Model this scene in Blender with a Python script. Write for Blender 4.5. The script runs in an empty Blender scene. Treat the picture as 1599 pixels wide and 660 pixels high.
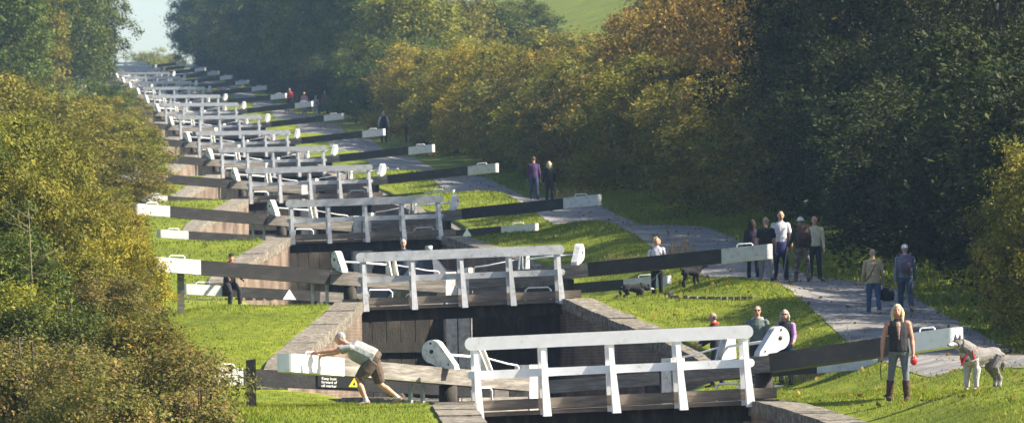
import bpy, bmesh, math, random
import numpy as np
from mathutils import Vector, Matrix
from mathutils.bvhtree import BVHTree
from mathutils import noise as mnoise

SC = bpy.context.scene
COL = SC.collection
R_ = math.radians

# ------------------------------------------------------------------ camera
FPX = 10400.0                                   # focal length in pixels of a 1599 px wide frame
YAW = math.atan(714 / FPX); PITCH = math.atan(245 / FPX); ROLL = 0.015
F0 = np.array([math.sin(YAW) * math.cos(PITCH), math.cos(YAW) * math.cos(PITCH), math.sin(PITCH)])
R0 = np.array([math.cos(YAW), -math.sin(YAW), 0.0]); U0 = np.cross(R0, F0)
CR = math.cos(ROLL) * R0 - math.sin(ROLL) * U0
CU = math.sin(ROLL) * R0 + math.cos(ROLL) * U0
cam_d = bpy.data.cameras.new('camera'); cam = bpy.data.objects.new('camera', cam_d); COL.objects.link(cam)
cam.matrix_world = Matrix(((CR[0], CU[0], -F0[0], 0), (CR[1], CU[1], -F0[1], 0), (CR[2], CU[2], -F0[2], 0), (0, 0, 0, 1)))
cam_d.sensor_fit = 'HORIZONTAL'; cam_d.sensor_width = 36; cam_d.lens = 36 * FPX / 1599
cam_d.clip_start = 1; cam_d.clip_end = 6000
cam_d.dof.use_dof = True; cam_d.dof.focus_distance = 128; cam_d.dof.aperture_fstop = 6.5
SC.camera = cam

# ------------------------------------------------------------------ sky, sun, exposure
SUN_EL = 38.0; SUN_AZ = 98.0                    # degrees clockwise from +Y (up the canal)
w = bpy.data.worlds.new('World'); SC.world = w; w.use_nodes = True
nt = w.node_tree; bg = nt.nodes['Background']
sky = nt.nodes.new('ShaderNodeTexSky'); sky.sky_type = 'NISHITA'; sky.sun_disc = False
sky.sun_elevation = R_(SUN_EL); sky.sun_rotation = R_(SUN_AZ)
sky.air_density = 1.0; sky.dust_density = 1.5; sky.ozone_density = 1.0
nt.links.new(sky.outputs[0], bg.inputs[0]); bg.inputs[1].default_value = 0.068
sd = bpy.data.lights.new('sun', 'SUN'); sun = bpy.data.objects.new('sun', sd); COL.objects.link(sun)
sd.energy = 5.0; sd.angle = R_(0.6); sd.color = (1.0, 0.9, 0.74)
SDIR = Vector((math.sin(R_(SUN_AZ)) * math.cos(R_(SUN_EL)), math.cos(R_(SUN_AZ)) * math.cos(R_(SUN_EL)), math.sin(R_(SUN_EL))))
sun.rotation_euler = SDIR.to_track_quat('Z', 'Y').to_euler()
SC.view_settings.view_transform = 'Standard'; SC.view_settings.look = 'None'
SC.view_settings.exposure = 1.7; SC.view_settings.gamma = 1.0; SC.view_settings.use_curve_mapping = False
SC.cycles.max_bounces = 7; SC.cycles.transparent_max_bounces = 8; SC.cycles.volume_bounces = 0

# ------------------------------------------------------------------ layout functions
def at(x, y, Y):
    d = F0 + ((x - 800) * CR - (y - 330) * CU) / FPX
    return Vector(d * (Y / d[1]))
NL = 16
YB = [121.5, 168, 222, 275, 323, 370, 418, 467, 515, 563] + [563 + 48.5 * k for k in range(1, 7)]      # lower gates of each lock
ZT = [0.65, 3.02, 5.73, 8.43, 10.87, 13.37, 16.09, 18.87, 21.44, 24.13] + [24.13 + 2.62 * k for k in range(1, 7)]
TILT = [.030, .0255, .020, .018, .006, .006, 0, -.006, -.003, -.006] + [-.004] * 6
ZC = [z - 1.32 for z in ZT]                                                                          # coping level
CH = 22.0                                                                                            # chamber length
_xy = [0, 121, 168, 222, 275, 323, 370, 418, 467, 515, 563, 680, 860, 1600]
_xv = [9.7, 10.02, 10.16, 10.28, 10.48, 10.55, 10.46, 10.36, 10.28, 10.23, 10.16, 9.9, 9.1, 8.0]
def xc(Y): return float(np.interp(Y, _xy, _xv))
_py = [-200, 20]; _pz = [-7.5, -6.8]
for n in range(NL):
    _py += [YB[n] - 2.2, YB[n] + CH + 3]; _pz += [ZC[n], ZC[n]]
_py += [1000, 1700]; _pz += [ZC[-1] + 0.5, ZC[-1] + 0.8]
_gy = np.arange(-200, 1700, 1.0); _gz = np.interp(_gy, _py, _pz)
_k = np.ones(35) / 35; _gs = np.convolve(np.pad(_gz, 17, mode='edge'), _k, mode='valid')
def zprof(Y): return float(np.interp(Y, _py, _pz))
def zsm(Y): return float(np.interp(Y, _gy, _gs))
def sstep(a, b, x): t = min(1, max(0, (x - a) / (b - a))); return t * t * (3 - 2 * t)
_hy = [-200]; _hw = [5.0]
for n in range(NL):
    _hy += [YB[n] - 19, YB[n] - 14, YB[n] - 9, YB[n] - 5, YB[n] - 2.2, YB[n] + CH + 2, YB[n] + CH + 5]
    _hw += [5.0, 4.6, 3.75, 3.0, 2.55, 2.55, 4.0]
_hy += [YB[-1] + CH + 10, 1700]; _hw += [6, 7]
def hw(Y): return float(np.interp(Y, _hy, _hw))
def hwl(Y): return hw(Y) if Y > 125 else float(np.interp(Y, [100, 112, 119.3], [3.4, 3.05, 2.55]))      # left side below the nearest lock
_pty = [-200, 100, 135, 180, 230, 275, 320, 365, 430, 520, 900, 1700]; _ptx = [8, 8.4, 8.9, 9.9, 9.9, 9.6, 8.8, 8.0, 8.0, 8.0, 8.0, 8.0]
def pth(Y): return float(np.interp(Y, _pty, _ptx))
PW = 1.55
def sstepv(a, b, x): t = np.clip((x - a) / (b - a), 0, 1); return t * t * (3 - 2 * t)
def gzv_(o, Y):
    """ground height at offset o from the canal centre line, arrays"""
    o = np.asarray(o, float); Y = np.asarray(Y, float); a = np.abs(o); s = sstepv(5.5, 9.5, a)
    zp = np.interp(Y, _py, _pz)
    lw = sstepv(-8.2, -6.9, o) * np.where(o < -2.8, sstepv(60, 72, Y) * (1 - sstepv(124, 128, Y)), 0)       # level lawn left of the nearest lock
    zp = zp * (1 - lw) + (ZC[0] + .09 - .035 * np.maximum(0, 112 - Y)) * lw
    cw = np.where((o > 0) & (Y < 119), ZC[0] - .05 * (119 - Y), zp); zp = np.where(o > 0, np.maximum(zp, cw * sstepv(60, 72, Y) + zp * (1 - sstepv(60, 72, Y))), zp)
    z = zp * (1 - s * (1 - lw)) + np.interp(Y, _gy, _gs) * s * (1 - lw) - 0.05
    nr_ = sstepv(60, 72, Y) * (1 - sstepv(124, 132, Y)) * sstepv(3.1, 5.8, o); z = z + np.maximum(0, ZC[0] + .18 - .035 * np.maximum(0, 110 - Y) - z) * nr_
    z = z + .16 * sstepv(3.3, 5.5, o) * (1 - sstepv(7, 9.5, o)) * sstepv(132, 140, Y)
    z = z + .58 * sstepv(5.6, 8.2, o) * sstepv(60, 72, Y) * (1 - .7 * sstepv(225, 300, Y))
    z = z + np.where(o > 12, 0.10 * np.minimum(o - 12, 6) * (1 - sstepv(300, 420, Y) * .5), 0)
    z = z + np.where(o > 20, (0.33 * (np.minimum(o, 95) - 20) + 0.03 * np.maximum(0, o - 95)) * sstepv(300, 470, Y), 0)
    p = np.interp(Y, _pty, _ptx); u = .028 * np.sin(o * .9 + 1.7 * np.sin(Y * .19)) * np.cos(Y * .31 + o * .2) + .022 * np.sin(Y * .83 + o * 1.7)
    return z + np.where((a > 4) & (np.abs(o - p) > PW + .2), u * np.clip((a - 4) / 2, 0, 1), 0)
def gz(o, Y): return float(gzv_(o, Y))
def ground(X, Y): return gz(X - xc(Y), Y)
def hit(x, y, Y0=95, Y1=900):
    """where the ray through a photograph pixel meets the ground"""
    Ys = np.arange(Y0, Y1, .1); d = F0 + ((x - 800) * CR - (y - 330) * CU) / FPX; Xs = d[0] / d[1] * Ys; Zs = d[2] / d[1] * Ys
    g_ = gzv_(Xs - np.interp(Ys, _xy, _xv), Ys); k = int(np.argmax(Zs <= g_)); return Vector((Xs[k], Ys[k], g_[k]))

# ------------------------------------------------------------------ materials
MATS = {}
def _mat(name):
    m = bpy.data.materials.new(name); m.use_nodes = True; t = m.node_tree
    return m, t, t.nodes['Principled BSDF']
def nd(t, kind, **kw):
    n = t.nodes.new(kind)
    for k, v in kw.items(): setattr(n, k, v)
    return n
def ramp(t, stops, fac):
    r = nd(t, 'ShaderNodeValToRGB'); e = r.color_ramp.elements
    while len(e) > 1: e.remove(e[-1])
    e[0].position = stops[0][0]; e[0].color = (*stops[0][1], 1)
    for p, c in stops[1:]:
        q = e.new(p); q.color = (*c, 1)
    t.links.new(fac, r.inputs[0]); return r
def mottled(name, stops, scale=6, rough=.8, bump=.0, bscale=40, detail=6, coord='Object', stretch=(1, 1, 1), spec=.3, metal=0, orand=0.0):
    if name in MATS: return MATS[name]
    m, t, b = _mat(name); tc = nd(t, 'ShaderNodeTexCoord'); mp = nd(t, 'ShaderNodeMapping'); mp.inputs['Scale'].default_value = stretch
    if coord == 'World':
        g = nd(t, 'ShaderNodeNewGeometry'); t.links.new(g.outputs['Position'], mp.inputs[0])
    else: t.links.new(tc.outputs[coord], mp.inputs[0])
    n1 = nd(t, 'ShaderNodeTexNoise'); n1.inputs['Scale'].default_value = scale; n1.inputs['Detail'].default_value = detail; n1.inputs['Roughness'].default_value = .65
    t.links.new(mp.outputs[0], n1.inputs['Vector'])
    r = ramp(t, stops, n1.outputs['Fac']); out = r.outputs[0]
    if orand:
        oi = nd(t, 'ShaderNodeObjectInfo'); mr = nd(t, 'ShaderNodeMapRange'); mr.inputs[3].default_value = 1 - orand; mr.inputs[4].default_value = 1 + orand
        t.links.new(oi.outputs['Random'], mr.inputs[0]); h = nd(t, 'ShaderNodeHueSaturation'); t.links.new(mr.outputs[0], h.inputs['Value']); t.links.new(out, h.inputs['Color']); out = h.outputs[0]
    t.links.new(out, b.inputs['Base Color'])
    b.inputs['Roughness'].default_value = rough; b.inputs['Specular IOR Level'].default_value = spec; b.inputs['Metallic'].default_value = metal
    if bump:
        n2 = nd(t, 'ShaderNodeTexNoise'); n2.inputs['Scale'].default_value = bscale; n2.inputs['Detail'].default_value = 4
        t.links.new(mp.outputs[0], n2.inputs['Vector']); bp = nd(t, 'ShaderNodeBump'); bp.inputs['Strength'].default_value = bump; bp.inputs['Distance'].default_value = .05
        t.links.new(n2.outputs['Fac'], bp.inputs['Height']); t.links.new(bp.outputs[0], b.inputs['Normal'])
    MATS[name] = m; return m
white = mottled('white_paint', [(.28, (.20, .20, .18)), (.42, (.45, .455, .46)), (.7, (.58, .585, .60))], 6, .55, .15, 60, coord='Object', orand=.13)
whitefresh = mottled('fresh_white_paint', [(.26, (.50, .48, .43)), (.40, (.76, .76, .75)), (.75, (.85, .85, .86))], 6, .5, .1, 50, orand=.06)
whitedirty = mottled('weathered_white_paint', [(.3, (.36, .33, .26)), (.48, (.60, .59, .53)), (.68, (.74, .74, .71))], 7, .65, .2, 60)
black = mottled('black_tar_paint', [(.3, (.010, .010, .011)), (.55, (.022, .021, .021)), (.75, (.05, .047, .043))], 5, .55, .2, 50, stretch=(.4, 1, 1))
greywood = mottled('weathered_grey_timber', [(.28, (.075, .066, .055)), (.5, (.17, .155, .135)), (.72, (.30, .285, .255))], 7, .85, .35, 40, stretch=(.25, 2, 2))
darkwood = mottled('wet_dark_timber', [(.3, (.010, .009, .007)), (.55, (.027, .023, .018)), (.78, (.085, .07, .05))], 3, .75, .35, 30, stretch=(1.5, 1.5, .4))
brownwood = mottled('brown_plank_timber', [(.3, (.09, .07, .052)), (.55, (.18, .148, .115)), (.75, (.27, .235, .19))], 6, .85, .3, 50, stretch=(.3, 2, 2))
steel = mottled('galvanised_steel', [(.3, (.22, .24, .25)), (.6, (.36, .38, .39)), (.8, (.46, .48, .49))], 12, .5, .05, 60, metal=.3)
iron = mottled('rusty_iron', [(.35, (.02, .018, .017)), (.6, (.06, .04, .03)), (.8, (.16, .08, .045))], 14, .7, .2, 60)
stone = mottled('coping_stone', [(.3, (.045, .04, .03)), (.44, (.115, .10, .078)), (.56, (.185, .165, .132)), (.72, (.34, .31, .265))], 7, .95, .6, 26, coord='World', detail=9, orand=.12)
fieldgrass = mottled('meadow_grass', [(.3, (.05, .10, .012)), (.5, (.085, .15, .018)), (.7, (.12, .18, .03))], .5, .95, .0, coord='World')
asph = None

def brick_mat():
    m, t, b = _mat('old_brickwork'); g = nd(t, 'ShaderNodeNewGeometry'); mp = nd(t, 'ShaderNodeSeparateXYZ'); t.links.new(g.outputs['Position'], mp.inputs[0])
    cb = nd(t, 'ShaderNodeCombineXYZ'); ad = nd(t, 'ShaderNodeMath', operation='ADD'); t.links.new(mp.outputs[0], ad.inputs[0]); t.links.new(mp.outputs[1], ad.inputs[1])
    t.links.new(ad.outputs[0], cb.inputs[0]); t.links.new(mp.outputs[2], cb.inputs[1])
    br = nd(t, 'ShaderNodeTexBrick'); br.inputs['Scale'].default_value = 1.0; br.inputs['Brick Width'].default_value = .23; br.inputs['Row Height'].default_value = .078
    br.inputs['Mortar Size'].default_value = .007; br.inputs['Color1'].default_value = (.24, .16, .115, 1); br.inputs['Color2'].default_value = (.15, .115, .09, 1); br.inputs['Mortar'].default_value = (.27, .25, .21, 1)
    t.links.new(cb.outputs[0], br.inputs['Vector'])
    n = nd(t, 'ShaderNodeTexNoise'); n.inputs['Scale'].default_value = .9; n.inputs['Detail'].default_value = 8; t.links.new(g.outputs['Position'], n.inputs['Vector'])
    r = ramp(t, [(.3, (.10, .085, .07)), (.5, (.55, .50, .44)), (.7, (1.0, .97, .9))], n.outputs['Fac'])
    mx = nd(t, 'ShaderNodeMix', data_type='RGBA', blend_type='MULTIPLY'); mx.inputs[0].default_value = .85
    t.links.new(br.outputs['Color'], mx.inputs[6]); t.links.new(r.outputs[0], mx.inputs[7]); t.links.new(mx.outputs[2], b.inputs['Base Color'])
    b.inputs['Roughness'].default_value = .9
    bp = nd(t, 'ShaderNodeBump'); bp.inputs['Strength'].default_value = .5; bp.inputs['Distance'].default_value = .02; bp.invert = True
    t.links.new(br.outputs['Fac'], bp.inputs['Height']); t.links.new(bp.outputs[0], b.inputs['Normal'])
    return m
brick = brick_mat()

def grass_mat(name, cols):
    m, t, b = _mat(name); g = nd(t, 'ShaderNodeNewGeometry')
    n1 = nd(t, 'ShaderNodeTexNoise'); n1.inputs['Scale'].default_value = .35; n1.inputs['Detail'].default_value = 9; n1.inputs['Roughness'].default_value = .7
    t.links.new(g.outputs['Position'], n1.inputs['Vector'])
    r = ramp(t, [(.28, cols[0]), (.45, cols[1]), (.58, cols[2]), (.74, cols[3])], n1.outputs['Fac'])
    n2 = nd(t, 'ShaderNodeTexNoise'); n2.inputs['Scale'].default_value = 4; n2.inputs['Detail'].default_value = 6; t.links.new(g.outputs['Position'], n2.inputs['Vector'])
    r2 = ramp(t, [(.3, (.55, .6, .5)), (.7, (1.25, 1.2, 1.1))], n2.outputs['Fac'])
    mx = nd(t, 'ShaderNodeMix', data_type='RGBA', blend_type='MULTIPLY'); mx.inputs[0].default_value = 1
    t.links.new(r.outputs[0], mx.inputs[6]); t.links.new(r2.outputs[0], mx.inputs[7]); t.links.new(mx.outputs[2], b.inputs['Base Color'])
    b.inputs['Roughness'].default_value = .95; b.inputs['Specular IOR Level'].default_value = .1
    return m
lawn = grass_mat('lawn_grass', [(.07, .092, .012), (.115, .145, .013), (.15, .18, .016), (.19, .19, .03)])

def asphalt_mat():
    m, t, b = _mat('path_tarmac'); g = nd(t, 'ShaderNodeNewGeometry')
    n1 = nd(t, 'ShaderNodeTexNoise'); n1.inputs['Scale'].default_value = 1.2; n1.inputs['Detail'].default_value = 9; t.links.new(g.outputs['Position'], n1.inputs['Vector'])
    r = ramp(t, [(.3, (.085, .082, .08)), (.5, (.15, .143, .138)), (.72, (.23, .217, .20))], n1.outputs['Fac']); t.links.new(r.outputs[0], b.inputs['Base Color'])
    n2 = nd(t, 'ShaderNodeTexNoise'); n2.inputs['Scale'].default_value = 60; t.links.new(g.outputs['Position'], n2.inputs['Vector'])
    bp = nd(t, 'ShaderNodeBump'); bp.inputs['Strength'].default_value = .4; bp.inputs['Distance'].default_value = .01; t.links.new(n2.outputs['Fac'], bp.inputs['Height']); t.links.new(bp.outputs[0], b.inputs['Normal'])
    b.inputs['Roughness'].default_value = .9; return m
asph = asphalt_mat()

def water_mat():
    m, t, b = _mat('canal_water'); b.inputs['Base Color'].default_value = (.02, .025, .018, 1); b.inputs['Roughness'].default_value = .06
    g = nd(t, 'ShaderNodeNewGeometry'); n = nd(t, 'ShaderNodeTexNoise'); n.inputs['Scale'].default_value = 2.5; n.inputs['Detail'].default_value = 3; t.links.new(g.outputs['Position'], n.inputs['Vector'])
    bp = nd(t, 'ShaderNodeBump'); bp.inputs['Strength'].default_value = .15; bp.inputs['Distance'].default_value = .05; t.links.new(n.outputs['Fac'], bp.inputs['Height']); t.links.new(bp.outputs[0], b.inputs['Normal'])
    return m
watr = water_mat()

def leaf_mat(name, stops, trans=.3, var=.12):
    if name in MATS: return MATS[name]
    m = bpy.data.materials.new(name); m.use_nodes = True; t = m.node_tree; t.nodes.clear()
    at_ = nd(t, 'ShaderNodeAttribute', attribute_name='tone'); r = ramp(t, stops, at_.outputs['Fac'])
    oi = nd(t, 'ShaderNodeObjectInfo'); mr = nd(t, 'ShaderNodeMapRange'); mr.inputs[3].default_value = 1 - var; mr.inputs[4].default_value = 1 + var; t.links.new(oi.outputs['Random'], mr.inputs[0])
    h = nd(t, 'ShaderNodeHueSaturation'); t.links.new(mr.outputs[0], h.inputs['Value']); t.links.new(r.outputs[0], h.inputs['Color'])
    mr2 = nd(t, 'ShaderNodeMapRange'); mr2.inputs[3].default_value = .5 - var * .12; mr2.inputs[4].default_value = .5 + var * .12; t.links.new(oi.outputs['Random'], mr2.inputs[0]); t.links.new(mr2.outputs[0], h.inputs['Hue'])
    p = nd(t, 'ShaderNodeBsdfPrincipled'); p.inputs['Roughness'].default_value = .6; p.inputs['Specular IOR Level'].default_value = .15; t.links.new(h.outputs[0], p.inputs['Base Color'])
    tr = nd(t, 'ShaderNodeBsdfTranslucent'); t.links.new(h.outputs[0], tr.inputs['Color']); mx = nd(t, 'ShaderNodeMixShader'); mx.inputs[0].default_value = trans
    t.links.new(p.outputs[0], mx.inputs[1]); t.links.new(tr.outputs[0], mx.inputs[2]); o = nd(t, 'ShaderNodeOutputMaterial'); t.links.new(mx.outputs[0], o.inputs[0])
    MATS[name] = m; return m
L_olive = leaf_mat('olive_leaves', [(0, (.038, .045, .007)), (.35, (.115, .118, .012)), (.7, (.205, .19, .018)), (1, (.31, .245, .03))])
L_green = leaf_mat('green_leaves', [(0, (.016, .030, .006)), (.4, (.050, .075, .010)), (.75, (.105, .125, .014)), (1, (.19, .17, .025))])
L_dark = leaf_mat('dark_green_leaves', [(0, (.006, .010, .003)), (.4, (.018, .026, .005)), (.8, (.052, .062, .010)), (.93, (.085, .085, .014)), (1, (.15, .09, .015))], .25)  # lightest stops stand for sunlit clumps, sun put into the leaf colour
L_gold = leaf_mat('golden_leaves', [(0, (.055, .052, .010)), (.35, (.16, .14, .015)), (.7, (.32, .25, .02)), (1, (.46, .35, .03))])
L_rust = leaf_mat('rusty_orange_leaves', [(0, (.05, .042, .012)), (.3, (.135, .10, .02)), (.65, (.26, .165, .03)), (1, (.36, .23, .045))])
L_mix = leaf_mat('turning_hedge_leaves', [(0, (.028, .034, .008)), (.35, (.09, .092, .015)), (.62, (.18, .155, .022)), (.85, (.27, .18, .03)), (1, (.28, .14, .03))])
L_bram = leaf_mat('bramble_leaves', [(0, (.04, .042, .012)), (.3, (.10, .115, .02)), (.55, (.18, .16, .035)), (.8, (.25, .15, .055)), (1, (.32, .27, .09))])
L_gr = leaf_mat('grass_blades', [(0, (.08, .11, .010)), (.4, (.14, .185, .012)), (.8, (.20, .24, .018)), (1, (.28, .25, .05))], .35, 0)
L_dry = leaf_mat('dry_grass_stems', [(0, (.10, .085, .03)), (.5, (.26, .20, .085)), (1, (.38, .31, .16))], .3)
bark = mottled('bark', [(.3, (.03, .025, .018)), (.6, (.075, .062, .045)), (.8, (.13, .11, .085))], 8, .95, .5, 20, stretch=(2, 2, .5))

_cloth = {}
def cloth(c, kind='cloth'):
    k = (tuple(round(x, 3) for x in c), kind)
    if k in _cloth: return _cloth[k]
    c = np.array(c)
    m = mottled(f'{kind}_{len(_cloth)}', [(.3, tuple(c * .72)), (.55, tuple(c)), (.8, tuple(np.minimum(1, c * 1.25)))], 14 if kind != 'skin' else 5, .85 if kind != 'skin' else .5, .25 if kind != 'skin' else 0, 30, spec=.15)
    _cloth[k] = m; return m
def pattern(name, cols, scale):
    if name in MATS: return MATS[name]
    m, t, b = _mat(name); tc = nd(t, 'ShaderNodeTexCoord'); v = nd(t, 'ShaderNodeTexVoronoi'); v.inputs['Scale'].default_value = scale; t.links.new(tc.outputs['Object'], v.inputs['Vector'])
    sp = nd(t, 'ShaderNodeSeparateColor'); t.links.new(v.outputs['Color'], sp.inputs[0])
    r = ramp(t, [(i / len(cols), c) for i, c in enumerate(cols)], sp.outputs[0]); r.color_ramp.interpolation = 'CONSTANT'
    t.links.new(r.outputs[0], b.inputs['Base Color']); b.inputs['Roughness'].default_value = .9; MATS[name] = m; return m
def plaid(name, c1, c2, c3, sc):
    if name in MATS: return MATS[name]
    m, t, b = _mat(name); tc = nd(t, 'ShaderNodeTexCoord'); last = None
    cols = []
    for prof in ('X', 'Z'):
        wv = nd(t, 'ShaderNodeTexWave', wave_type='BANDS', bands_direction=prof); wv.inputs['Scale'].default_value = sc; t.links.new(tc.outputs['Object'], wv.inputs['Vector']); cols.append(wv)
    r = ramp(t, [(.45, c1), (.55, c2)], cols[0].outputs['Fac']); r2 = ramp(t, [(.55, (1, 1, 1)), (.7, c3)], cols[1].outputs['Fac'])
    mx = nd(t, 'ShaderNodeMix', data_type='RGBA', blend_type='MULTIPLY'); mx.inputs[0].default_value = 1; t.links.new(r.outputs[0], mx.inputs[6]); t.links.new(r2.outputs[0], mx.inputs[7])
    t.links.new(mx.outputs[2], b.inputs['Base Color']); b.inputs['Roughness'].default_value = .9; MATS[name] = m; return m
def flat(name, c, rough=.5, spec=.4):
    if name in MATS: return MATS[name]
    m, t, b = _mat(name); b.inputs['Base Color'].default_value = (*c, 1); b.inputs['Roughness'].default_value = rough; b.inputs['Specular IOR Level'].default_value = spec
    MATS[name] = m; return m

# ------------------------------------------------------------------ mesh helpers
def tag(o, label=None, cat=None, group=None, kind=None):
    if label: o['label'] = label
    if cat: o['category'] = cat
    if group: o['group'] = group
    if kind: o['kind'] = kind
    return o
def empty(name, loc=(0, 0, 0), rz=0.0, parent=None):
    o = bpy.data.objects.new(name, None); COL.objects.link(o); o.location = loc; o.rotation_euler = (0, 0, rz); o.empty_display_size = .2
    if parent: o.parent = parent
    return o
def fast_mesh(name, V, Fq, tone=None, smooth=False):
    V = np.ascontiguousarray(V, dtype=np.float32); Fq = np.ascontiguousarray(Fq, dtype=np.int32)
    me = bpy.data.meshes.new(name); n, k = Fq.shape
    me.vertices.add(len(V)); me.vertices.foreach_set('co', V.ravel())
    me.loops.add(n * k); me.loops.foreach_set('vertex_index', Fq.ravel())
    me.polygons.add(n); me.polygons.foreach_set('loop_start', np.arange(0, n * k, k, dtype=np.int32))
    me.polygons.foreach_set('use_smooth', np.full(n, smooth, dtype=bool))
    if tone is not None:
        a = me.attributes.new('tone', 'FLOAT', 'POINT'); a.data.foreach_set('value', np.ascontiguousarray(tone, dtype=np.float32))
    me.update(calc_edges=True); return me
class MB:
    def __init__(s): s.v = []; s.f = []; s.mi = []; s.sm = []
    def add(s, vs, fs, mi=0, smooth=False):
        b = len(s.v); s.v += [tuple(v) for v in vs]
        for f in fs: s.f.append([i + b for i in f]); s.mi.append(mi); s.sm.append(smooth)
        return s
    def box(s, x0, x1, y0, y1, z0, z1, mi=0):
        return s.add([(x0, y0, z0), (x1, y0, z0), (x1, y1, z0), (x0, y1, z0), (x0, y0, z1), (x1, y0, z1), (x1, y1, z1), (x0, y1, z1)],
                     [(0, 3, 2, 1), (4, 5, 6, 7), (0, 1, 5, 4), (1, 2, 6, 5), (2, 3, 7, 6), (3, 0, 4, 7)], mi)
    def hexa(s, p, mi=0):      # eight corners in the order of box
        return s.add(p, [(0, 3, 2, 1), (4, 5, 6, 7), (0, 1, 5, 4), (1, 2, 6, 5), (2, 3, 7, 6), (3, 0, 4, 7)], mi)
    def bar(s, a, b, wy, hz, mi=0, up=(0, 0, 1)):
        a = Vector(a); b = Vector(b); d = (b - a).normalized(); u = Vector(up); sd_ = d.cross(u).normalized(); u = sd_.cross(d)
        P = []
        for q in (a, b):
            P.append([q - sd_ * wy / 2 - u * hz / 2, q + sd_ * wy / 2 - u * hz / 2, q + sd_ * wy / 2 + u * hz / 2, q - sd_ * wy / 2 + u * hz / 2])
        return s.add(P[0] + P[1], [(0, 1, 2, 3), (7, 6, 5, 4), (0, 4, 5, 1), (1, 5, 6, 2), (2, 6, 7, 3), (3, 7, 4, 0)], mi)
    def tube(s, pts, rad, n=8, mi=0, smooth=True):
        pts = [Vector(p) for p in pts]; rad = rad if isinstance(rad, (list, tuple)) else [rad] * len(pts)
        vs = []; ref = Vector((0.13, 0.31, 0.94)); 
        for i, p in enumerate(pts):
            d = (pts[min(i + 1, len(pts) - 1)] - pts[max(i - 1, 0)]).normalized()
            a = d.cross(ref)
            if a.length < .1: a = d.cross(Vector((1, 0, 0)))
            a.normalize(); b = d.cross(a)
            for k in range(n):
                t = 2 * math.pi * k / n; vs.append(p + (a * math.cos(t) + b * math.sin(t)) * rad[i])
        fs = []
        for i in range(len(pts) - 1):
            for k in range(n): fs.append((i * n + k, i * n + (k + 1) % n, (i + 1) * n + (k + 1) % n, (i + 1) * n + k))
        fs.append(tuple(range(n - 1, -1, -1))); fs.append(tuple((len(pts) - 1) * n + k for k in range(n)))
        return s.add(vs, fs, mi, smooth)
    def prism(s, prof, y0, y1, mi=0):   # profile in x,z extruded along y
        n = len(prof); vs = [(x, y0, z) for x, z in prof] + [(x, y1, z) for x, z in prof]
        fs = [tuple(range(n)), tuple(range(2 * n - 1, n - 1, -1))] + [(i, i + n, (i + 1) % n + n, (i + 1) % n) for i in range(n)]
        return s.add(vs, fs, mi)
    def ellipsoid(s, c, r, nu=12, nv=8, mi=0, rot=None):
        vs = []; fs = []; c = Vector(c)
        for j in range(1, nv):
            ph = math.pi * j / nv
            for i in range(nu):
                th = 2 * math.pi * i / nu; v = Vector((r[0] * math.sin(ph) * math.cos(th), r[1] * math.sin(ph) * math.sin(th), r[2] * math.cos(ph)))
                if rot: v = rot @ v
                vs.append(c + v)
        tp = Vector((0, 0, r[2])); 
        if rot: tp = rot @ tp
        vs += [c + tp, c - tp]; a = len(vs) - 2; b = a + 1
        for i in range(nu):
            fs.append((a, i, (i + 1) % nu)); fs.append((b, (nv - 2) * nu + (i + 1) % nu, (nv - 2) * nu + i))
            for j in range(nv - 2): fs.append((j * nu + i, (j + 1) * nu + i, (j + 1) * nu + (i + 1) % nu, j * nu + (i + 1) % nu))
        return s.add(vs, fs, mi, True)
    def mesh(s, name):
        me = bpy.data.meshes.new(name); me.from_pydata(s.v, [], s.f); me.polygons.foreach_set('material_index', s.mi); me.polygons.foreach_set('use_smooth', s.sm)
        bm = bmesh.new(); bm.from_mesh(me); bmesh.ops.recalc_face_normals(bm, faces=bm.faces); bm.to_mesh(me); bm.free(); me.update(); return me
    def build(s, name, mats, parent=None, loc=(0, 0, 0)):
        me = s.mesh(name)
        for m in (mats if isinstance(mats, (list, tuple)) else [mats]): me.materials.append(m)
        o = bpy.data.objects.new(name, me); COL.objects.link(o); o.location = loc
        if parent: o.parent = parent
        return o
def mobj(name, me, mats, parent=None, loc=(0, 0, 0)):
    for m in (mats if isinstance(mats, (list, tuple)) else [mats]): me.materials.append(m)
    o = bpy.data.objects.new(name, me); COL.objects.link(o); o.location = loc
    if parent: o.parent = parent
    return o
def copy_tree(o, parent=None):
    c = o.copy(); COL.objects.link(c); c.parent = parent
    for k in ('label', 'category', 'group'):
        pass
    for ch in list(o.children): copy_tree(ch, c)
    return c
ORD = ['nearest lock', 'second lock from the front', 'third lock from the front', 'fourth lock from the front', 'fifth lock from the front', 'sixth lock from the front', 'seventh lock from the front', 'eighth lock from the front', 'ninth lock from the front', 'tenth lock from the front', 'eleventh lock from the front', 'twelfth lock from the front', 'thirteenth lock from the front', 'fourteenth lock from the front', 'fifteenth lock from the front', 'topmost lock of the flight']

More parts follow.
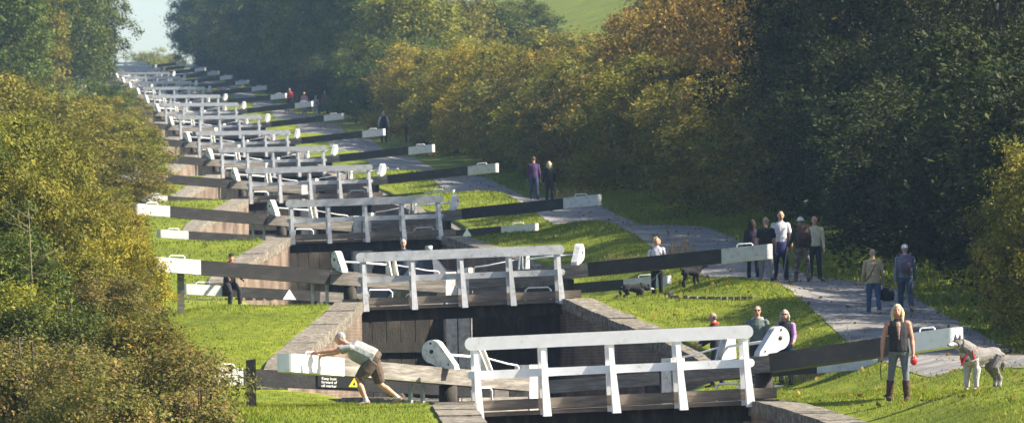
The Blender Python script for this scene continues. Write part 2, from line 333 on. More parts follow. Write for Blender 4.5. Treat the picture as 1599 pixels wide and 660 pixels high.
# ================================================================== SETTING
# ------------------------------------------------------------------ ground: one sheet with the canal cut into it
def ground_sheet():
    ys = list(np.arange(-200, 90, 15.0)) + list(np.arange(90, 200, .8)) + list(np.arange(200, 420, 1.3)) + list(np.arange(420, 950, 2.5)) + list(np.arange(950, 1700, 30.0))
    V = []; nc = 0
    for Y in ys:
        c = xc(Y); h = hwl(Y) + .34; hl = hwl(Y) + .34; p = pth(Y); row = []
        for o in (-800, -400, -200, -120, -80, -55, -40, -30, -24, -19, -15, -12.5, -10.5, -9, -8, -7.2, -6.5): row.append((o, None))
        for t in (.8, .6, .4, .2, .1, 0): row.append((-(hl + (6.5 - hl) * t) if hl < 6.5 else -hl - t * .01, None))
        bed = zprof(Y) - 5.2
        row.append((-hl + .01, bed)); row.append((0, bed)); row.append((h - .01, bed))
        for t in (0, .08, .2, .35, .5, .65, .8, .92): row.append((h + (p - PW - h) * t, None))
        for e in (-PW, -PW / 2, 0, PW / 2, PW, PW + .4, PW + 1, PW + 1.8, PW + 3, PW + 4.5, PW + 6.5, PW + 9): row.append((p + e, None))
        for o in (23, 27, 33, 40, 50, 62, 78, 95, 130, 200, 400, 800): row.append((o, None))
        nc = len(row)
        zz_ = gzv_(np.array([q[0] for q in row]), Y)
        for (o, z), zq in zip(row, zz_): V.append((c + o, Y, zq if z is None else z))
    nr = len(ys); Fq = []
    for i in range(nr - 1):
        for j in range(nc - 1): Fq.append((i * nc + j, i * nc + j + 1, (i + 1) * nc + j + 1, (i + 1) * nc + j))
    return fast_mesh('ground', np.array(V), np.array(Fq), smooth=True)
g = mobj('ground', ground_sheet(), lawn); tag(g, 'green grassy hillside rising beside the flight of locks', 'ground', kind='structure')
# towpath
V = []; Fq = []; ys = list(np.arange(90, 200, .8)) + list(np.arange(200, 420, 1.3)) + list(np.arange(420, 950, 2.5))
for i, Y in enumerate(ys):
    jl = .06 * mnoise.noise(Vector((1, Y * .6, 0))); jr = .06 * mnoise.noise(Vector((9, Y * .6, 0)))
    for e, j in ((-PW, jl), (-PW / 2, 0), (0, 0), (PW / 2, 0), (PW, jr)):
        o = pth(Y) + e + j; V.append((xc(Y) + o, Y, gz(pth(Y) + e, Y) + (.012 if abs(e) == PW else .035)))
    if i:
        for j in range(4): Fq.append(((i - 1) * 5 + j, (i - 1) * 5 + j + 1, i * 5 + j + 1, i * 5 + j))
tag(mobj('towpath', fast_mesh('towpath', np.array(V), np.array(Fq), smooth=True), asph), 'grey tarmac towpath climbing beside the locks', 'path', kind='structure')
# water, one level for each pound and chamber
V = []; Fq = []
def water_strip(y0, y1, z):
    b = len(V); st = list(np.linspace(y0, y1, max(2, int((y1 - y0) / 2))))
    for Y in st: V.append((xc(Y) - hw(Y) - .1, Y, z)); V.append((xc(Y) + hw(Y) + .1, Y, z))
    for i in range(len(st) - 1): Fq.append((b + 2 * i, b + 2 * i + 1, b + 2 * i + 3, b + 2 * i + 2))
water_strip(40, YB[0] + CH - .5, ZC[0] - 2.9)
for n in range(NL):
    top = YB[n + 1] if n < NL - 1 else 1000
    z = ZC[n] - .42
    if n == 1: water_strip(YB[n] + 1.2, YB[n] + CH, z)
    elif n > 0: water_strip(YB[n] + 1.2, YB[n] + CH, z - (1.4 if n % 2 else .1))
    water_strip(YB[n] + CH + .6, top + .9, z)
tag(mobj('canal_water', fast_mesh('canal_water', np.array(V), np.array(Fq)), watr), 'dark canal water lying in the lock chambers', 'water', kind='structure')

# ------------------------------------------------------------------ lock walls with coping
def lock_wall(n, sg):
    y0 = YB[n] - (38 if n == 0 else 19)
    y1 = YB[n] + CH + 4.5
    root = empty('lock_wall', (xc(YB[n]) + sg * 2.55, YB[n], ZC[n])); O = root.location.copy()
    hq = hwl if n == 0 else hw
    zw = (lambda Y: ZC[0] + .06 - .035 * max(0, 112 - Y)) if (n == 0 and sg < 0) else (lambda Y: ZC[0] - .05 * max(0, 119 - Y)) if n == 0 else zprof
    st = list(np.arange(y0, y1, 1.0)) + [y1]
    m = MB(); vs = []; fs = []
    for Y in st:
        z = zw(Y); c = xc(Y); h = hq(Y)
        for (oo, zz) in ((h, z - 5), (h, z - .25), (h + .55, z - .25), (h + .55, z - 1.2)): vs.append(Vector((c + sg * oo, Y, zz)) - O)
    for i in range(len(st) - 1):
        for k in range(3): fs.append((4 * i + k, 4 * i + k + 1, 4 * i + 4 + k + 1, 4 * i + 4 + k))
    fs += [(0, 1, 2, 3), tuple(4 * (len(st) - 1) + k for k in (3, 2, 1, 0))]
    m.add(vs, fs); m.build('wall_face', brick, root)
    CW = .66
    def block(a, b, jz):
        P = []
        for zz in (-.25, .02 + jz):
            for (Y, oo) in ((a, -.04), (a, CW), (b, CW), (b, -.04)):
                P.append(Vector((xc(Y) + sg * (hq(Y) + oo), Y, zw(Y) + zz)) - O)
        return P
    if n < 3:
        rnd = random.Random(n * 7 + sg); Y = y0
        while Y < y1 - .3:
            ln = rnd.uniform(.95, 1.5); e = min(Y + ln, y1)
            mb = MB(); mb.hexa(block(Y + .012, e - .012, rnd.uniform(-.018, .018))); mb.build('coping_stone', stone, root); Y = e
    else:
        mb = MB(); st2 = list(np.arange(y0, y1, 1.5)) + [y1]
        for a, b in zip(st2[:-1], st2[1:]): mb.hexa(block(a, b - .03, 0))
        mb.build('coping', stone, root)
    side = 'left' if sg < 0 else 'right'
    tag(root, f'{side} stone capped curving brick wall of the {ORD[n]}', 'lock wall', 'lock chamber walls')
for n in range(NL):
    for sg in (-1, 1): lock_wall(n, sg)
# cill wall at the head of each chamber (below the upper gates)
for n in range(NL):
    c = xc(YB[n] + CH); mb = MB(); mb.box(-2.6, 2.6, 0, .8, -4.5, -1.7); o = mb.build('cill_wall', brick, None, (c, YB[n] + CH + .3, ZC[n]))
    tag(o, f'dark masonry cill below the upper gates of the {ORD[n]}', 'cill', 'cill walls')

# ------------------------------------------------------------------ lock gates
ZB0 = .62; RISE = .078
def round_rect(x0, x1, z0, z1, r, n=4):
    P = []
    for cx_, cz_, a0 in ((x1 - r, z0 + r, -90), (x1 - r, z1 - r, 0), (x0 + r, z1 - r, 90), (x0 + r, z0 + r, 180)):
        for k in range(n + 1):
            a = R_(a0 + 90 * k / n); P.append((cx_ + r * math.cos(a), cz_ + r * math.sin(a)))
    return P
def gate(side, upper=False, white_len=1.25, grey_from=-.6, beam=5.35, endmat=None, zoff=0.0, lower_drop=2.9, zb0=None, rise=None, hh=None):
    """one leaf: local +x towards the mitre, -x out along the balance beam; side -1 left, +1 right"""
    sy = 1 if side < 0 else -1
    root = empty('lock_gate')
    zb = ZB0 if zb0 is None else zb0
    H = hh or (.36 if not upper else .29); L = 2.86; W = .36 if not upper else .32
    rise = rise or (RISE if not upper else .06)
    def zc(x): return zb + zoff - rise * x
    def seg(name, xa, xb, mat, ww=W, hh=H):
        m = MB(); a = (xa, 0, zc(xa)); b = (xb, 0, zc(xb)); m.bar(a, b, ww, hh); return m.build(name, mat, root)
    seg('beam_inner', grey_from, L - .302, greywood, W - .02, H - .01)
    seg('balance_beam', -beam + white_len, grey_from, black)
    # painted end with rounded nose
    m = MB(); xa, xb = -beam, -beam + white_len; d = Vector((xb - xa, 0, zc(xb) - zc(xa))).normalized()
    pr = [];
    for (yy) in (1, -1):
        for k in range(5):
            t = R_(90 * k / 4); rr = .10
            pr.append((xa + rr - rr * math.sin(t) if yy > 0 else xa + rr - rr * math.cos(t), (W / 2 - rr + rr * math.cos(t)) * 1 if yy > 0 else -(W / 2 - rr + rr * math.sin(t))))
    out = [(xb, W / 2 + .004)] + pr + [(xb, -W / 2 - .004)]; n = len(out)
    vs = [(x, y, zc(x) - H / 2 - .004) for x, y in out] + [(x, y, zc(x) + H / 2 + .004) for x, y in out]
    m.add(vs, [tuple(range(n)), tuple(range(2 * n - 1, n - 1, -1))] + [(i, i + n, (i + 1) % n + n, (i + 1) % n) for i in range(n)])
    m.build('painted_beam_end', endmat or white, root)
    # grab handle
    m = MB(); xh = -beam + white_len * .55; z = zc(xh) + H / 2; m.tube([(xh - .21, 0, z - .02), (xh - .20, 0, z + .06), (xh - .16, 0, z + .085), (xh + .16, 0, z + .075), (xh + .20, 0, z + .05), (xh + .21, 0, z - .03)], .014, 6); m.build('grab_handle', whitefresh, root)
    drop = lower_drop if not upper else 1.5
    m = MB(); m.tube([(0, 0, -drop), (0, 0, .1), (0, 0, zc(0) - H / 2)], .17, 12); m.build('heel_post', darkwood, root)
    m = MB(); m.box(L - .30, L, -.16, .16, -drop, zc(L) + H / 2 + (.20 if not upper else .02)); m.build('mitre_post', whitedirty if not upper else darkwood, root)
    zt = zc(L) - H / 2 - .06
    for (za, zb_, nm) in ((zt - .32, zt - .02, 'rail'), (-1.25, -1.0, 'rail'), (-drop, -drop + .3, 'rail')):
        if zb_ < -drop: continue
        m = MB(); m.box(.17, L - .302, -.13, .13, za, zb_); m.build(nm, darkwood if za < -.5 else greywood, root)
    npl = 6
    for k in range(npl):
        xa = .18 + (L - .50) * k / npl; xb = .18 + (L - .50) * (k + 1) / npl
        m = MB(); m.box(xa + .008, xb - .008, -.035 + .006 * (k % 2), .035 + .006 * (k % 2), -drop + .02, zt - .3); m.build('plank', darkwood, root)
    if not upper:
        # paddle gear: comma shaped plate on the beam, shaft, bracket and handrail
        xg = -.30; z = zc(xg) + H / 2 - .01
        cr = .215; cyg, czg = .10 * sy, .30
        prof = [(cyg + sy * cr * -math.cos(R_(50 + 215 * k / 14)), czg + cr * math.sin(R_(50 + 215 * k / 14))) for k in range(15)]
        prof += [(-sy * .10, -.01), (-sy * .40, -.03), (-sy * .38, .05)]
        def yz_prism(mb_, pf, xa, xb):
            n_ = len(pf); mb_.add([(xa, y, z + q) for y, q in pf] + [(xb, y, z + q) for y, q in pf], [tuple(range(n_)), tuple(range(2 * n_ - 1, n_ - 1, -1))] + [(i, i + n_, (i + 1) % n_ + n_, (i + 1) % n_) for i in range(n_)])
        m = MB(); yz_prism(m, prof, xg - .08, xg + .08); gq = m.build('paddle_gear', whitedirty if side < 0 else white, root)
        for (by, bz, br) in ((cyg, czg, .040), (cyg + sy * .02, czg + .15, .020), (-sy * .26, .06, .016)):
            m = MB(); m.tube([(xg - .095, by, z + bz), (xg + .095, by, z + bz)], br, 8); m.build('bolt', iron, gq)
        xbk = 1.15; zk = zc(xbk) + H / 2 - .01
        m = MB(); m.tube([(xg + .08, .02 * sy, z + .25), (xbk - .1, 0, zk + .27)], .026, 8); m.build('drive_shaft', whitefresh, root)
        m = MB(); dz_ = zk - z
        for xx in (-.10, .07): yz_prism(m, [(-.20, dz_), (.16, dz_), (.10 * sy + .07, dz_ + .50), (.10 * sy - .08, dz_ + .50)], xbk + xx, xbk + xx + .035)
        m.box(xbk - .064, xbk + .069, .10 * sy - .06, .10 * sy + .05, zk + .36, zk + .47); m.build('gear_bracket', whitedirty if side < 0 else white, root)
        m = MB(); zz = zc(1.9) + H / 2
        m.tube([(xbk + .14, .02, zk + .26), (2.1, .02, zz + .17), (2.42, .02, zz + .14), (2.47, .02, zz + .10), (2.48, .02, zz - .05)], .017, 6); m.build('hand_rail', whitefresh, root)
        for xs in ((-.55, -.95) if side < 0 else ()):
            m = MB(); m.box(xs - .035, xs + .035, sy * .2 - .03, sy * .2 + .03, -.12, zc(xs) - H / 2 - .005); m.build('steel_prop', steel, root)
        m = MB(); m.tube([(.35, -sy * .3, -.05), (.35, -sy * .3, .28), (.42, -sy * .3, .34), (.95, -sy * .3, .33), (1.02, -sy * .3, .27), (1.02, -sy * .3, -.05)], .022, 6); m.build('step_rail', whitefresh, root)
    return root
def place_gate(o, n, side, alpha, upper=False, dz=0.0, heel=2.75, dy=0.0, dx=0.0):
    Y = YB[n] + (CH if upper else 0) + dy
    o.location = (xc(Y) + side * heel + dx, Y, ZC[n] + dz)
    o.rotation_euler = (0, 0, R_(alpha) if side < 0 else math.pi - R_(alpha))
    sd_ = 'left' if side < 0 else 'right'
    return o
gates = {}
protoL = gate(-1, False); protoR = gate(1, False, zoff=.10); pUL = gate(-1, True, 1.15, 0, 4.15, zb0=.44); pUR = gate(1, True, 1.35, -.2, 4.75, zb0=.44)
g1l = gate(-1, False, 1.65, -3.7, 5.35, whitefresh, -.08, rise=.055, hh=.31); g1r = gate(1, False, 1.5, -.4, 5.5, whitefresh, .06, hh=.33)
u1l = gate(-1, True, .75, 2.2, 4.4, zb0=.36, hh=.36); u1r = gate(1, True, 1.3, -.2, 5.0, zb0=.40)
usedL = usedR = usedUL = usedUR = False
for n in range(NL):
    if n == 0:
        a = g1l; b = g1r; place_gate(a, 0, -1, 54.0, heel=2.9); place_gate(b, 0, 1, 57.5, heel=2.9)
        c = u1l; d = u1r; place_gate(c, 0, -1, 20, True); place_gate(d, 0, 1, 20, True)
    else:
        a = protoL if n == 1 else copy_tree(protoL); b = protoR if n == 1 else copy_tree(protoR)
        place_gate(a, n, -1, 20 + (n * 37 % 5) - 2); place_gate(b, n, 1, 20 + (n * 23 % 5) - 2)
        c = pUL if n == 1 else copy_tree(pUL); d = pUR if n == 1 else copy_tree(pUR)
        place_gate(c, n, -1, 20, True); place_gate(d, n, 1, 20, True)
    st = 'swung half open' if n == 0 else 'closed'
    tag(a, f'left lower gate leaf with white ended beam, {st}, {ORD[n]}', 'lock gate', 'lower lock gates')
    tag(b, f'right lower gate leaf with white ended beam, {st}, {ORD[n]}', 'lock gate', 'lower lock gates')
    tag(c, f'left upper gate leaf with low beam, {ORD[n]}' if n else 'left upper gate leaf, black beam with sign, nearest lock', 'lock gate', 'upper lock gates')
    tag(d, f'right upper gate leaf with white tipped beam, {ORD[n]}', 'lock gate', 'upper lock gates')
    gates[n] = (a, b, c, d)
# lettering on the upper beam of the nearest lock
def text_mesh(body, size, name, shear=0, align='CENTER', sp=1.0):
    cu = bpy.data.curves.new(name, 'FONT'); cu.body = body; cu.size = size; cu.align_x = align; cu.shear = shear; cu.space_line = sp; cu.resolution_u = 2; cu.offset = size * .012
    o = bpy.data.objects.new(name, cu); COL.objects.link(o); dg = bpy.context.evaluated_depsgraph_get(); me = bpy.data.meshes.new_from_object(o.evaluated_get(dg))
    bpy.data.objects.remove(o); return me
signw = flat('sign_white', (.8, .8, .8)); signy = flat('sign_yellow', (.75, .55, .03)); signk = flat('sign_black', (.012, .012, .013), .4)
u1l = gates[0][2]
def beam_pt(x, z=0): return (x, -.16, .36 - .06 * x + z)
mb = MB(); mb.hexa([(-1.95, -.182, .36 + .117 - .13), (-.85, -.182, .36 + .051 - .13), (-.85, -.1665, .36 + .051 - .13), (-1.95, -.1665, .36 + .117 - .13), (-1.95, -.182, .36 + .117 + .13), (-.85, -.182, .36 + .051 + .13), (-.85, -.1665, .36 + .051 + .13), (-1.95, -.1665, .36 + .117 + .13)])
sp = mb.build('sign_plate', signk, u1l); sp['label'] = 'black sign reading Keep boat forward of cill marker'
t = mobj('lettering', text_mesh('Keep boat\nforward of\ncill marker', .082, 'lettering', 0, 'LEFT', .95), signw, sp); t.location = (-1.86, -.187, .36 + .105 + .035); t.rotation_euler = (math.pi / 2, R_(3.4), 0)
mb = MB(); mb.prism([(-1.24, .36 + .066 - .09), (-.97, .36 + .05 - .09), (-1.10, .36 + .058 + .11)], -.190, -.184); tr = mb.build('warning_triangle', signy, sp)
mb = MB(); mb.prism([(-1.135, .36 + .01), (-1.075, .36 + .007), (-1.105, .36 + .085)], -.195, -.192); mb.build('warning_symbol', signk, sp)
# white cill triangles on upper beams of the second and third lock
for n, k, x in ((1, 2, -.95), (2, 3, -2.1)):
    o = gates[n][k]; z = .44 - .06 * x
    mb = MB(); yy = (-.18, -.166) if k == 2 else (.166, .18); mb.prism([(x - .2, z - .13), (x + .2, z - .145), (x, z + .15)], *yy); mb.build('cill_marker', signw, o)

# ------------------------------------------------------------------ footbridge railings
def footbridge(fresh=False):
    root = empty('footbridge'); wm = whitefresh if fresh else white
    m = MB(); m.prism(round_rect(-2.62, 2.62, 1.18, 1.42, .11), -.06, .06); m.build('top_rail', wm, root)
    m = MB(); m.prism(round_rect(-2.60, 2.62, .66, .81, .07), -.052, -.01); m.build('middle_rail', wm, root)
    m = MB(); m.box(-3.0, 3.0, -.03, .02, .08, .27); m.build('kick_board', brownwood, root)
    m = MB(); m.box(-3.05, 3.05, .03, .72, -.02, .055); m.build('deck', brownwood, root)
    m = MB(); m.box(-2.7, 2.7, .30, .55, -.32, -.025); m.build('deck_bearer', darkwood, root)
    for k in range(5):
        x = -2.44 + 1.22 * k
        m = MB(); m.box(x - .085, x + .085, -.009, .07, -.03, 1.185); m.build('post', wm, root)
        m = MB(); dx = .06 * (1 if k >= 2 else .35)
        m.hexa([(x - .075 + dx, -.34, -.06), (x + .075 + dx, -.34, -.06), (x + .075 + dx, -.06, -.06), (x - .075 + dx, -.06, -.06), (x - .04 + dx * .3, -.105, 1.12), (x + .04 + dx * .3, -.105, 1.12), (x + .04 + dx * .3, -.053, 1.12), (x - .04 + dx * .3, -.053, 1.12)])
        m.build('brace', wm, root)
    return root
fb1 = footbridge(True); fb2 = footbridge(False)
for n in range(NL):
    o = fb1 if n == 0 else (fb2 if n == 1 else copy_tree(fb2))
    Y = YB[n] - 1.25; o.location = (xc(YB[n]), Y, ZT[n] - 1.42); o.rotation_euler = (0, -TILT[n], 0)
    tag(o, f'white railed footbridge crossing the tail of the {ORD[n]}', 'footbridge', 'white footbridges over the locks')

# stop posts beside the left beams
for i, (x, yb, yt, Y, lab) in enumerate(((393, 622, 560, 118.5, 'dark timber stop post left of the pushing man and white beam end'), (283, 466, 418, 166.6, 'grey timber post under the white end of the second left beam'))):
    a = at(x, yb, Y); gzv = ground(a.x, Y); top = at(x, yt, Y).z; mb = MB(); hwid = .085
    mb.hexa([(-hwid, -.09, -.3), (hwid, -.09, -.3), (hwid, .09, -.3), (-hwid, .09, -.3), (-hwid, -.09, top - gzv - .02), (hwid, -.09, top - gzv), (hwid, .09, top - gzv), (-hwid, .09, top - gzv - .02)])
    o = mb.build('timber_post', greywood if i else darkwood, None, (a.x, Y, gzv)); tag(o, lab, 'post')
# brick foot strips in the turf (quadrants where people brace when pushing)
brk = MB(); brk.box(-.115, .115, -.06, .06, -.03, .055); brk_me = brk.mesh('brick'); brk_me.materials.append(stone)
def foot_strip(pts, lab):
    a = hit(*pts[0]); root = empty('foot_strip', a)
    P = [hit(*p) for p in pts]; L = 0
    for p, q in zip(P[:-1], P[1:]):
        n = max(1, int((q - p).length / .27))
        for k in range(n):
            c = p.lerp(q, (k + .5) / n); c.z = ground(c.x, c.y)
            o = bpy.data.objects.new('brick', brk_me); COL.objects.link(o); o.parent = root; o.location = c - a; o.rotation_euler = (0, 0, math.atan2(q.y - p.y, q.x - p.x) + random.uniform(-.05, .05))
    tag(root, lab, 'foot strip')
foot_strip([(288, 467), (350, 468), (430, 467), (500, 466)], 'line of raised bricks in the grass below the seated man')
foot_strip([(965, 463), (1050, 465), (1120, 466), (1180, 466)], 'line of raised bricks in the grass below the two black dogs')
a = hit(1217, 607); mb = MB(); mb.prism(round_rect(-.11, .11, 0, .09, .03), -.1, .1); tag(mb.build('mooring_block', whitefresh, None, a), 'small white block on the grass by the nearest railing', 'block')
#PART2
# ================================================================== VEGETATION
def leaf_cloud(C, out, size, n_per, sig, rng, aspect=.55, tone_c=None, up=.35, droop=0.0):
    """C cluster centres, out outward vectors; kite shaped leaves scattered round each"""
    N = len(C) * n_per; idx = np.repeat(np.arange(len(C)), n_per)
    P = C[idx] + rng.normal(0, 1, (N, 3)) * sig * np.array([1, 1, .8])
    nrm = out[idx] * .8 + np.array([0, 0, up]) + rng.normal(0, .6, (N, 3)); nrm /= np.linalg.norm(nrm, axis=1)[:, None]
    t = np.cross(nrm, rng.normal(0, 1, (N, 3))); t[:, 2] -= droop; t /= np.linalg.norm(t, axis=1)[:, None] + 1e-6; b = np.cross(nrm, t)
    s = size * np.clip(rng.lognormal(-.1, .38, N), .4, 2.2)[:, None]
    V = np.stack([P - t * s * .5, P + b * s * aspect * .5 - t * s * .05, P + t * s * .5 + nrm * s * .1, P - b * s * aspect * .5 - t * s * .05], axis=1).reshape(-1, 3)
    tone = np.clip(tone_c[idx] * .62 + rng.uniform(0, 1, N) * .38, 0, 1)
    return V, np.arange(N * 4).reshape(-1, 4), np.repeat(tone, 4)
def crown_mesh(name, lobes, n_cl, n_per, size, sig, seed, zcut=None, inner=.25, aspect=.55, up=.35):
    rng = np.random.default_rng(seed); L = np.array([list(c) + list(r) for c, r in lobes], dtype=float)
    wts = (L[:, 3] * L[:, 5]) ** .8; wts[0] *= .5; wts = wts / wts.sum()
    k = rng.choice(len(L), n_cl, p=wts); d = rng.normal(0, 1, (n_cl, 3)); d[:, 2] = np.abs(d[:, 2]) * np.where(rng.uniform(0, 1, n_cl) < .72, 1, -1); d /= np.linalg.norm(d, axis=1)[:, None]
    rad = np.where(rng.uniform(0, 1, n_cl) < inner, rng.uniform(.35, .85, n_cl), rng.uniform(.82, 1.12, n_cl))
    rad = np.where(rng.uniform(0, 1, n_cl) < .10, rng.uniform(1.12, 1.38, n_cl), rad)
    C = L[k, :3] + d * L[k, 3:] * rad[:, None]
    ins = np.zeros(n_cl)
    for q in range(len(L)):
        ins += ((((C - L[q, :3]) / L[q, 3:]) ** 2).sum(1) < .55)
    keep = (ins < 1) | (rng.uniform(0, 1, n_cl) < .3)
    if zcut is not None: keep &= C[:, 2] > zcut
    C = C[keep]; d = d[keep]; k = k[keep]
    lt = rng.uniform(0, 1, len(L))[k]
    tone = np.clip(.30 * lt + .70 * rng.beta(1.6, 1.6, len(C)), 0, 1)
    V, Fq, T = leaf_cloud(C, d, size, n_per, sig, rng, aspect, tone, up)
    return fast_mesh(name, V, Fq, T)
def rand_lobes(seed, R, H, z0, n=9, lean=0.0):
    r = random.Random(seed); out = [((0, 0, z0 + (H - z0) * .45), (R * .60, R * .60, (H - z0) * .40))]
    m_ = n * 2 + 6; ga = 2.39996
    for i in range(m_):
        t = (i + .5) / m_; z = z0 + (H - z0) * (.10 + .80 * t) + r.uniform(-.06, .06) * H
        prof = math.sqrt(max(.05, 1 - (abs(t - .38) / .72) ** 2)); a = i * ga + r.uniform(-.35, .35); f = r.uniform(.50, .92) * prof
        q = R * r.uniform(.17, .36); out.append(((math.cos(a) * R * f, math.sin(a) * R * f, z), (q * r.uniform(.9, 1.25), q * r.uniform(.9, 1.25), q * r.uniform(.8, 1.25))))
    for i in range(4):
        q = R * r.uniform(.14, .28); out.append(((r.uniform(-.4, .4) * R, r.uniform(-.4, .4) * R, H - q * 1.1 - r.uniform(0, .12) * H), (q, q, q * 1.4)))
    return out
def trunk_mb(seed, H, rad, n=6, low=.15, R=2.0):
    r = random.Random(seed); m = MB(); b = Vector((r.uniform(-.15, .15), r.uniform(-.15, .15), H * .45))
    m.tube([(0, 0, -.4), (0.02, 0, .2), b * .6, b, b + Vector((r.uniform(-.2, .2), r.uniform(-.2, .2), H * .38))], [rad * 1.3, rad, rad * .8, rad * .6, rad * .18], 8)
    for i in range(n):
        t = r.uniform(low, .9); p = Vector((b.x * t, b.y * t, H * (.12 + .5 * t))); a = 6.283 * i / n + r.uniform(-.4, .4); L = R * r.uniform(.6, .95)
        e = p + Vector((math.cos(a) * L, math.sin(a) * L, H * r.uniform(.12, .30))); mid = p.lerp(e, .5) + Vector((0, 0, .12 * L))
        m.tube([p, mid, e], [rad * .45, rad * .28, rad * .07], 6)
    return m
# prototypes: (trunk mesh, crown mesh per leaf material made once, shared by every copy)
CROWN = {}
def proto(kind, seed):
    key = (kind, seed)
    if key in CROWN: return CROWN[key]
    if kind == 'shrub':      # unit: radius 2.6, height 5.6, leaves down to the ground
        cm = crown_mesh('crown', rand_lobes(seed, 2.6, 5.6, .1, 11), 700, 42, .128, .17, seed, .05); tm = trunk_mb(seed, 5.0, .13, 8, .05, 2.1).mesh('trunk')
    elif kind == 'bush':     # finer leaved, nearer
        cm = crown_mesh('crown', rand_lobes(seed, 2.0, 4.2, .0, 12), 1200, 48, .082, .115, seed, .03); tm = trunk_mb(seed, 3.8, .09, 9, .03, 1.7).mesh('trunk')
    elif kind == 'tree':     # broad tree, radius 4, height 11
        cm = crown_mesh('crown', rand_lobes(seed, 4.0, 11, 2.0, 14), 950, 40, .21, .27, seed, 1.0); tm = trunk_mb(seed, 9.5, .28, 9, .25, 3.2).mesh('trunk')
    elif kind == 'bigtree':  # near dark tree, finer
        cm = crown_mesh('crown', rand_lobes(seed, 4.6, 12.5, 1.2, 20), 2000, 52, .122, .21, seed, .4, .3); tm = trunk_mb(seed, 10.5, .33, 11, .1, 3.9).mesh('trunk')
    tm.materials.append(bark); cm.materials.append(L_olive)
    CROWN[key] = (tm, cm); return CROWN[key]
def plant(kind, seed, X, Y, mat, sx, sz, label, group=None, name=None, cat=None, rz=None, dz=0.0):
    tm, cm = proto(kind, seed)
    nm = name or {'shrub': 'hedge_shrub', 'bush': 'bush', 'tree': 'broadleaf_tree', 'bigtree': 'broadleaf_tree'}[kind]
    root = empty(nm, (X, Y, ground(X, Y) + dz), random.uniform(0, 6.28) if rz is None else rz); root.scale = (sx, sx, sz)
    for n_, me in (('trunk', tm), ('crown', cm)):
        o = bpy.data.objects.new(n_, me); COL.objects.link(o); o.parent = root
        if n_ == 'crown': o.material_slots[0].link = 'OBJECT'; o.material_slots[0].material = mat
    tag(root, label, cat or ('tree' if 'tree' in nm else 'shrub' if 'shrub' in nm else 'bush'), group); return root
random.seed(11)
# hedgerow on the right of the towpath
def abreast(Y):
    k = int(np.argmin([abs(Y - y - 14) for y in YB])); return ('above' if Y > YB[k] + 14 else 'by') + ' the ' + ORD[k]
Y = 146.0; i = 0
while Y < 520:
    off = pth(Y) + 5.6 + random.uniform(-.4, .5); X = xc(Y) + off
    h = np.interp(Y, [140, 190, 230, 300, 360, 450, 520], [5.0, 5.6, 5.0, 4.9, 5.5, 5.2, 5.6]) * random.uniform(.72, 1.15)
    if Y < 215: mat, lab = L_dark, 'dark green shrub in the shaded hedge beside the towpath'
    elif Y < 235: mat, lab = L_mix, 'olive brown shrub turning to autumn in the towpath hedge'
    elif Y < 345: mat, lab = random.choice([(L_mix, 'olive brown shrub turning to autumn in the towpath hedge')] * 3 + [(L_olive, 'olive green shrub in the middle of the towpath hedge')] * 2)
    elif Y < 455: mat, lab = random.choice([(L_gold, 'golden yellow shrub in the far half of the towpath hedge')] * 3 + [(L_olive, 'olive green shrub in the middle of the towpath hedge')] + [(L_mix, 'olive brown shrub turning to autumn in the towpath hedge')])
    else: mat, lab = L_green, 'hazy green shrub at the far end of the towpath hedge'
    lab = {id(L_dark): 'dark green', id(L_mix): 'olive brown', id(L_olive): 'olive green', id(L_gold): 'golden yellow', id(L_green): 'hazy green'}[id(mat)] + ' shrub in the towpath hedge ' + abreast(Y)
    plant('shrub', 20 + i % 5, X, Y, mat, 1.0 * random.uniform(.95, 1.25), h / 5.6, lab, 'hedgerow shrubs beside the towpath')
    Y += random.uniform(3.4, 4.6); i += 1
# second row behind, higher up the bank: orange and golden crowns
Y = 225.0
while Y < 430:
    X = xc(Y) + pth(Y) + 10.5 + random.uniform(-1, 1.5)
    f = (Y - 225) / 205
    if Y < 345: mat, lab = (L_rust, 'rusty orange shrub rising behind the towpath hedge')
    else: mat, lab = random.choice([(L_mix, 'brownish olive shrub rising behind the towpath hedge'), (L_green, 'green shrub rising behind the towpath hedge')])
    plant('shrub', 20 + i % 5, X, Y, mat, 1.25, np.interp(Y, [225, 300, 345, 360, 430], [1.55, 1.45, 1.1, .85, .85]) * random.uniform(.9, 1.1), lab.replace(' rising behind the towpath hedge', '') + ' behind the hedge ' + abreast(Y), 'shrubs behind the hedge')
    Y += random.uniform(5, 7); i += 1
# rear orange crowns in front of the field edge
for (x, yt, Yd, mat, lab) in ((1050, -12, 420, L_rust, 'rusty brown tree on the field edge above the hedge'), (1110, -25, 400, L_rust, 'orange tree at the top of the photograph above the hedge'), (1190, -30, 380, L_rust, 'orange tree beside the dark tree at the top'), (1160, 15, 322, L_rust, 'orange brown tree in the hedge left of the dark tree'), (1085, 30, 352, L_rust, 'tawny tree in the middle of the hedge top'), (880, 62, 385, L_mix, 'brownish tree just below the green field')):
    P = at(x, yt, Yd); gg = ground(P.x, Yd); plant('tree', 41, P.x, Yd, mat, 1.0, max(.3, (P.z - gg) / 11), lab, name='autumn_tree', cat='tree')
# big dark trees on the right
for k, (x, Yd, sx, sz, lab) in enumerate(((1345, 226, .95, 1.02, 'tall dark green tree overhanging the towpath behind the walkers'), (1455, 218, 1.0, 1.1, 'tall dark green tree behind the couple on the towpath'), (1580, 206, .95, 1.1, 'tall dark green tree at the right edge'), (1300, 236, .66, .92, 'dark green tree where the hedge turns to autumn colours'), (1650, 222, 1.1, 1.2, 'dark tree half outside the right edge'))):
    P = at(x, 480, Yd); plant('bigtree', 60 + k % 3, P.x, Yd, L_dark, sx, sz, lab, 'big dark trees on the right')
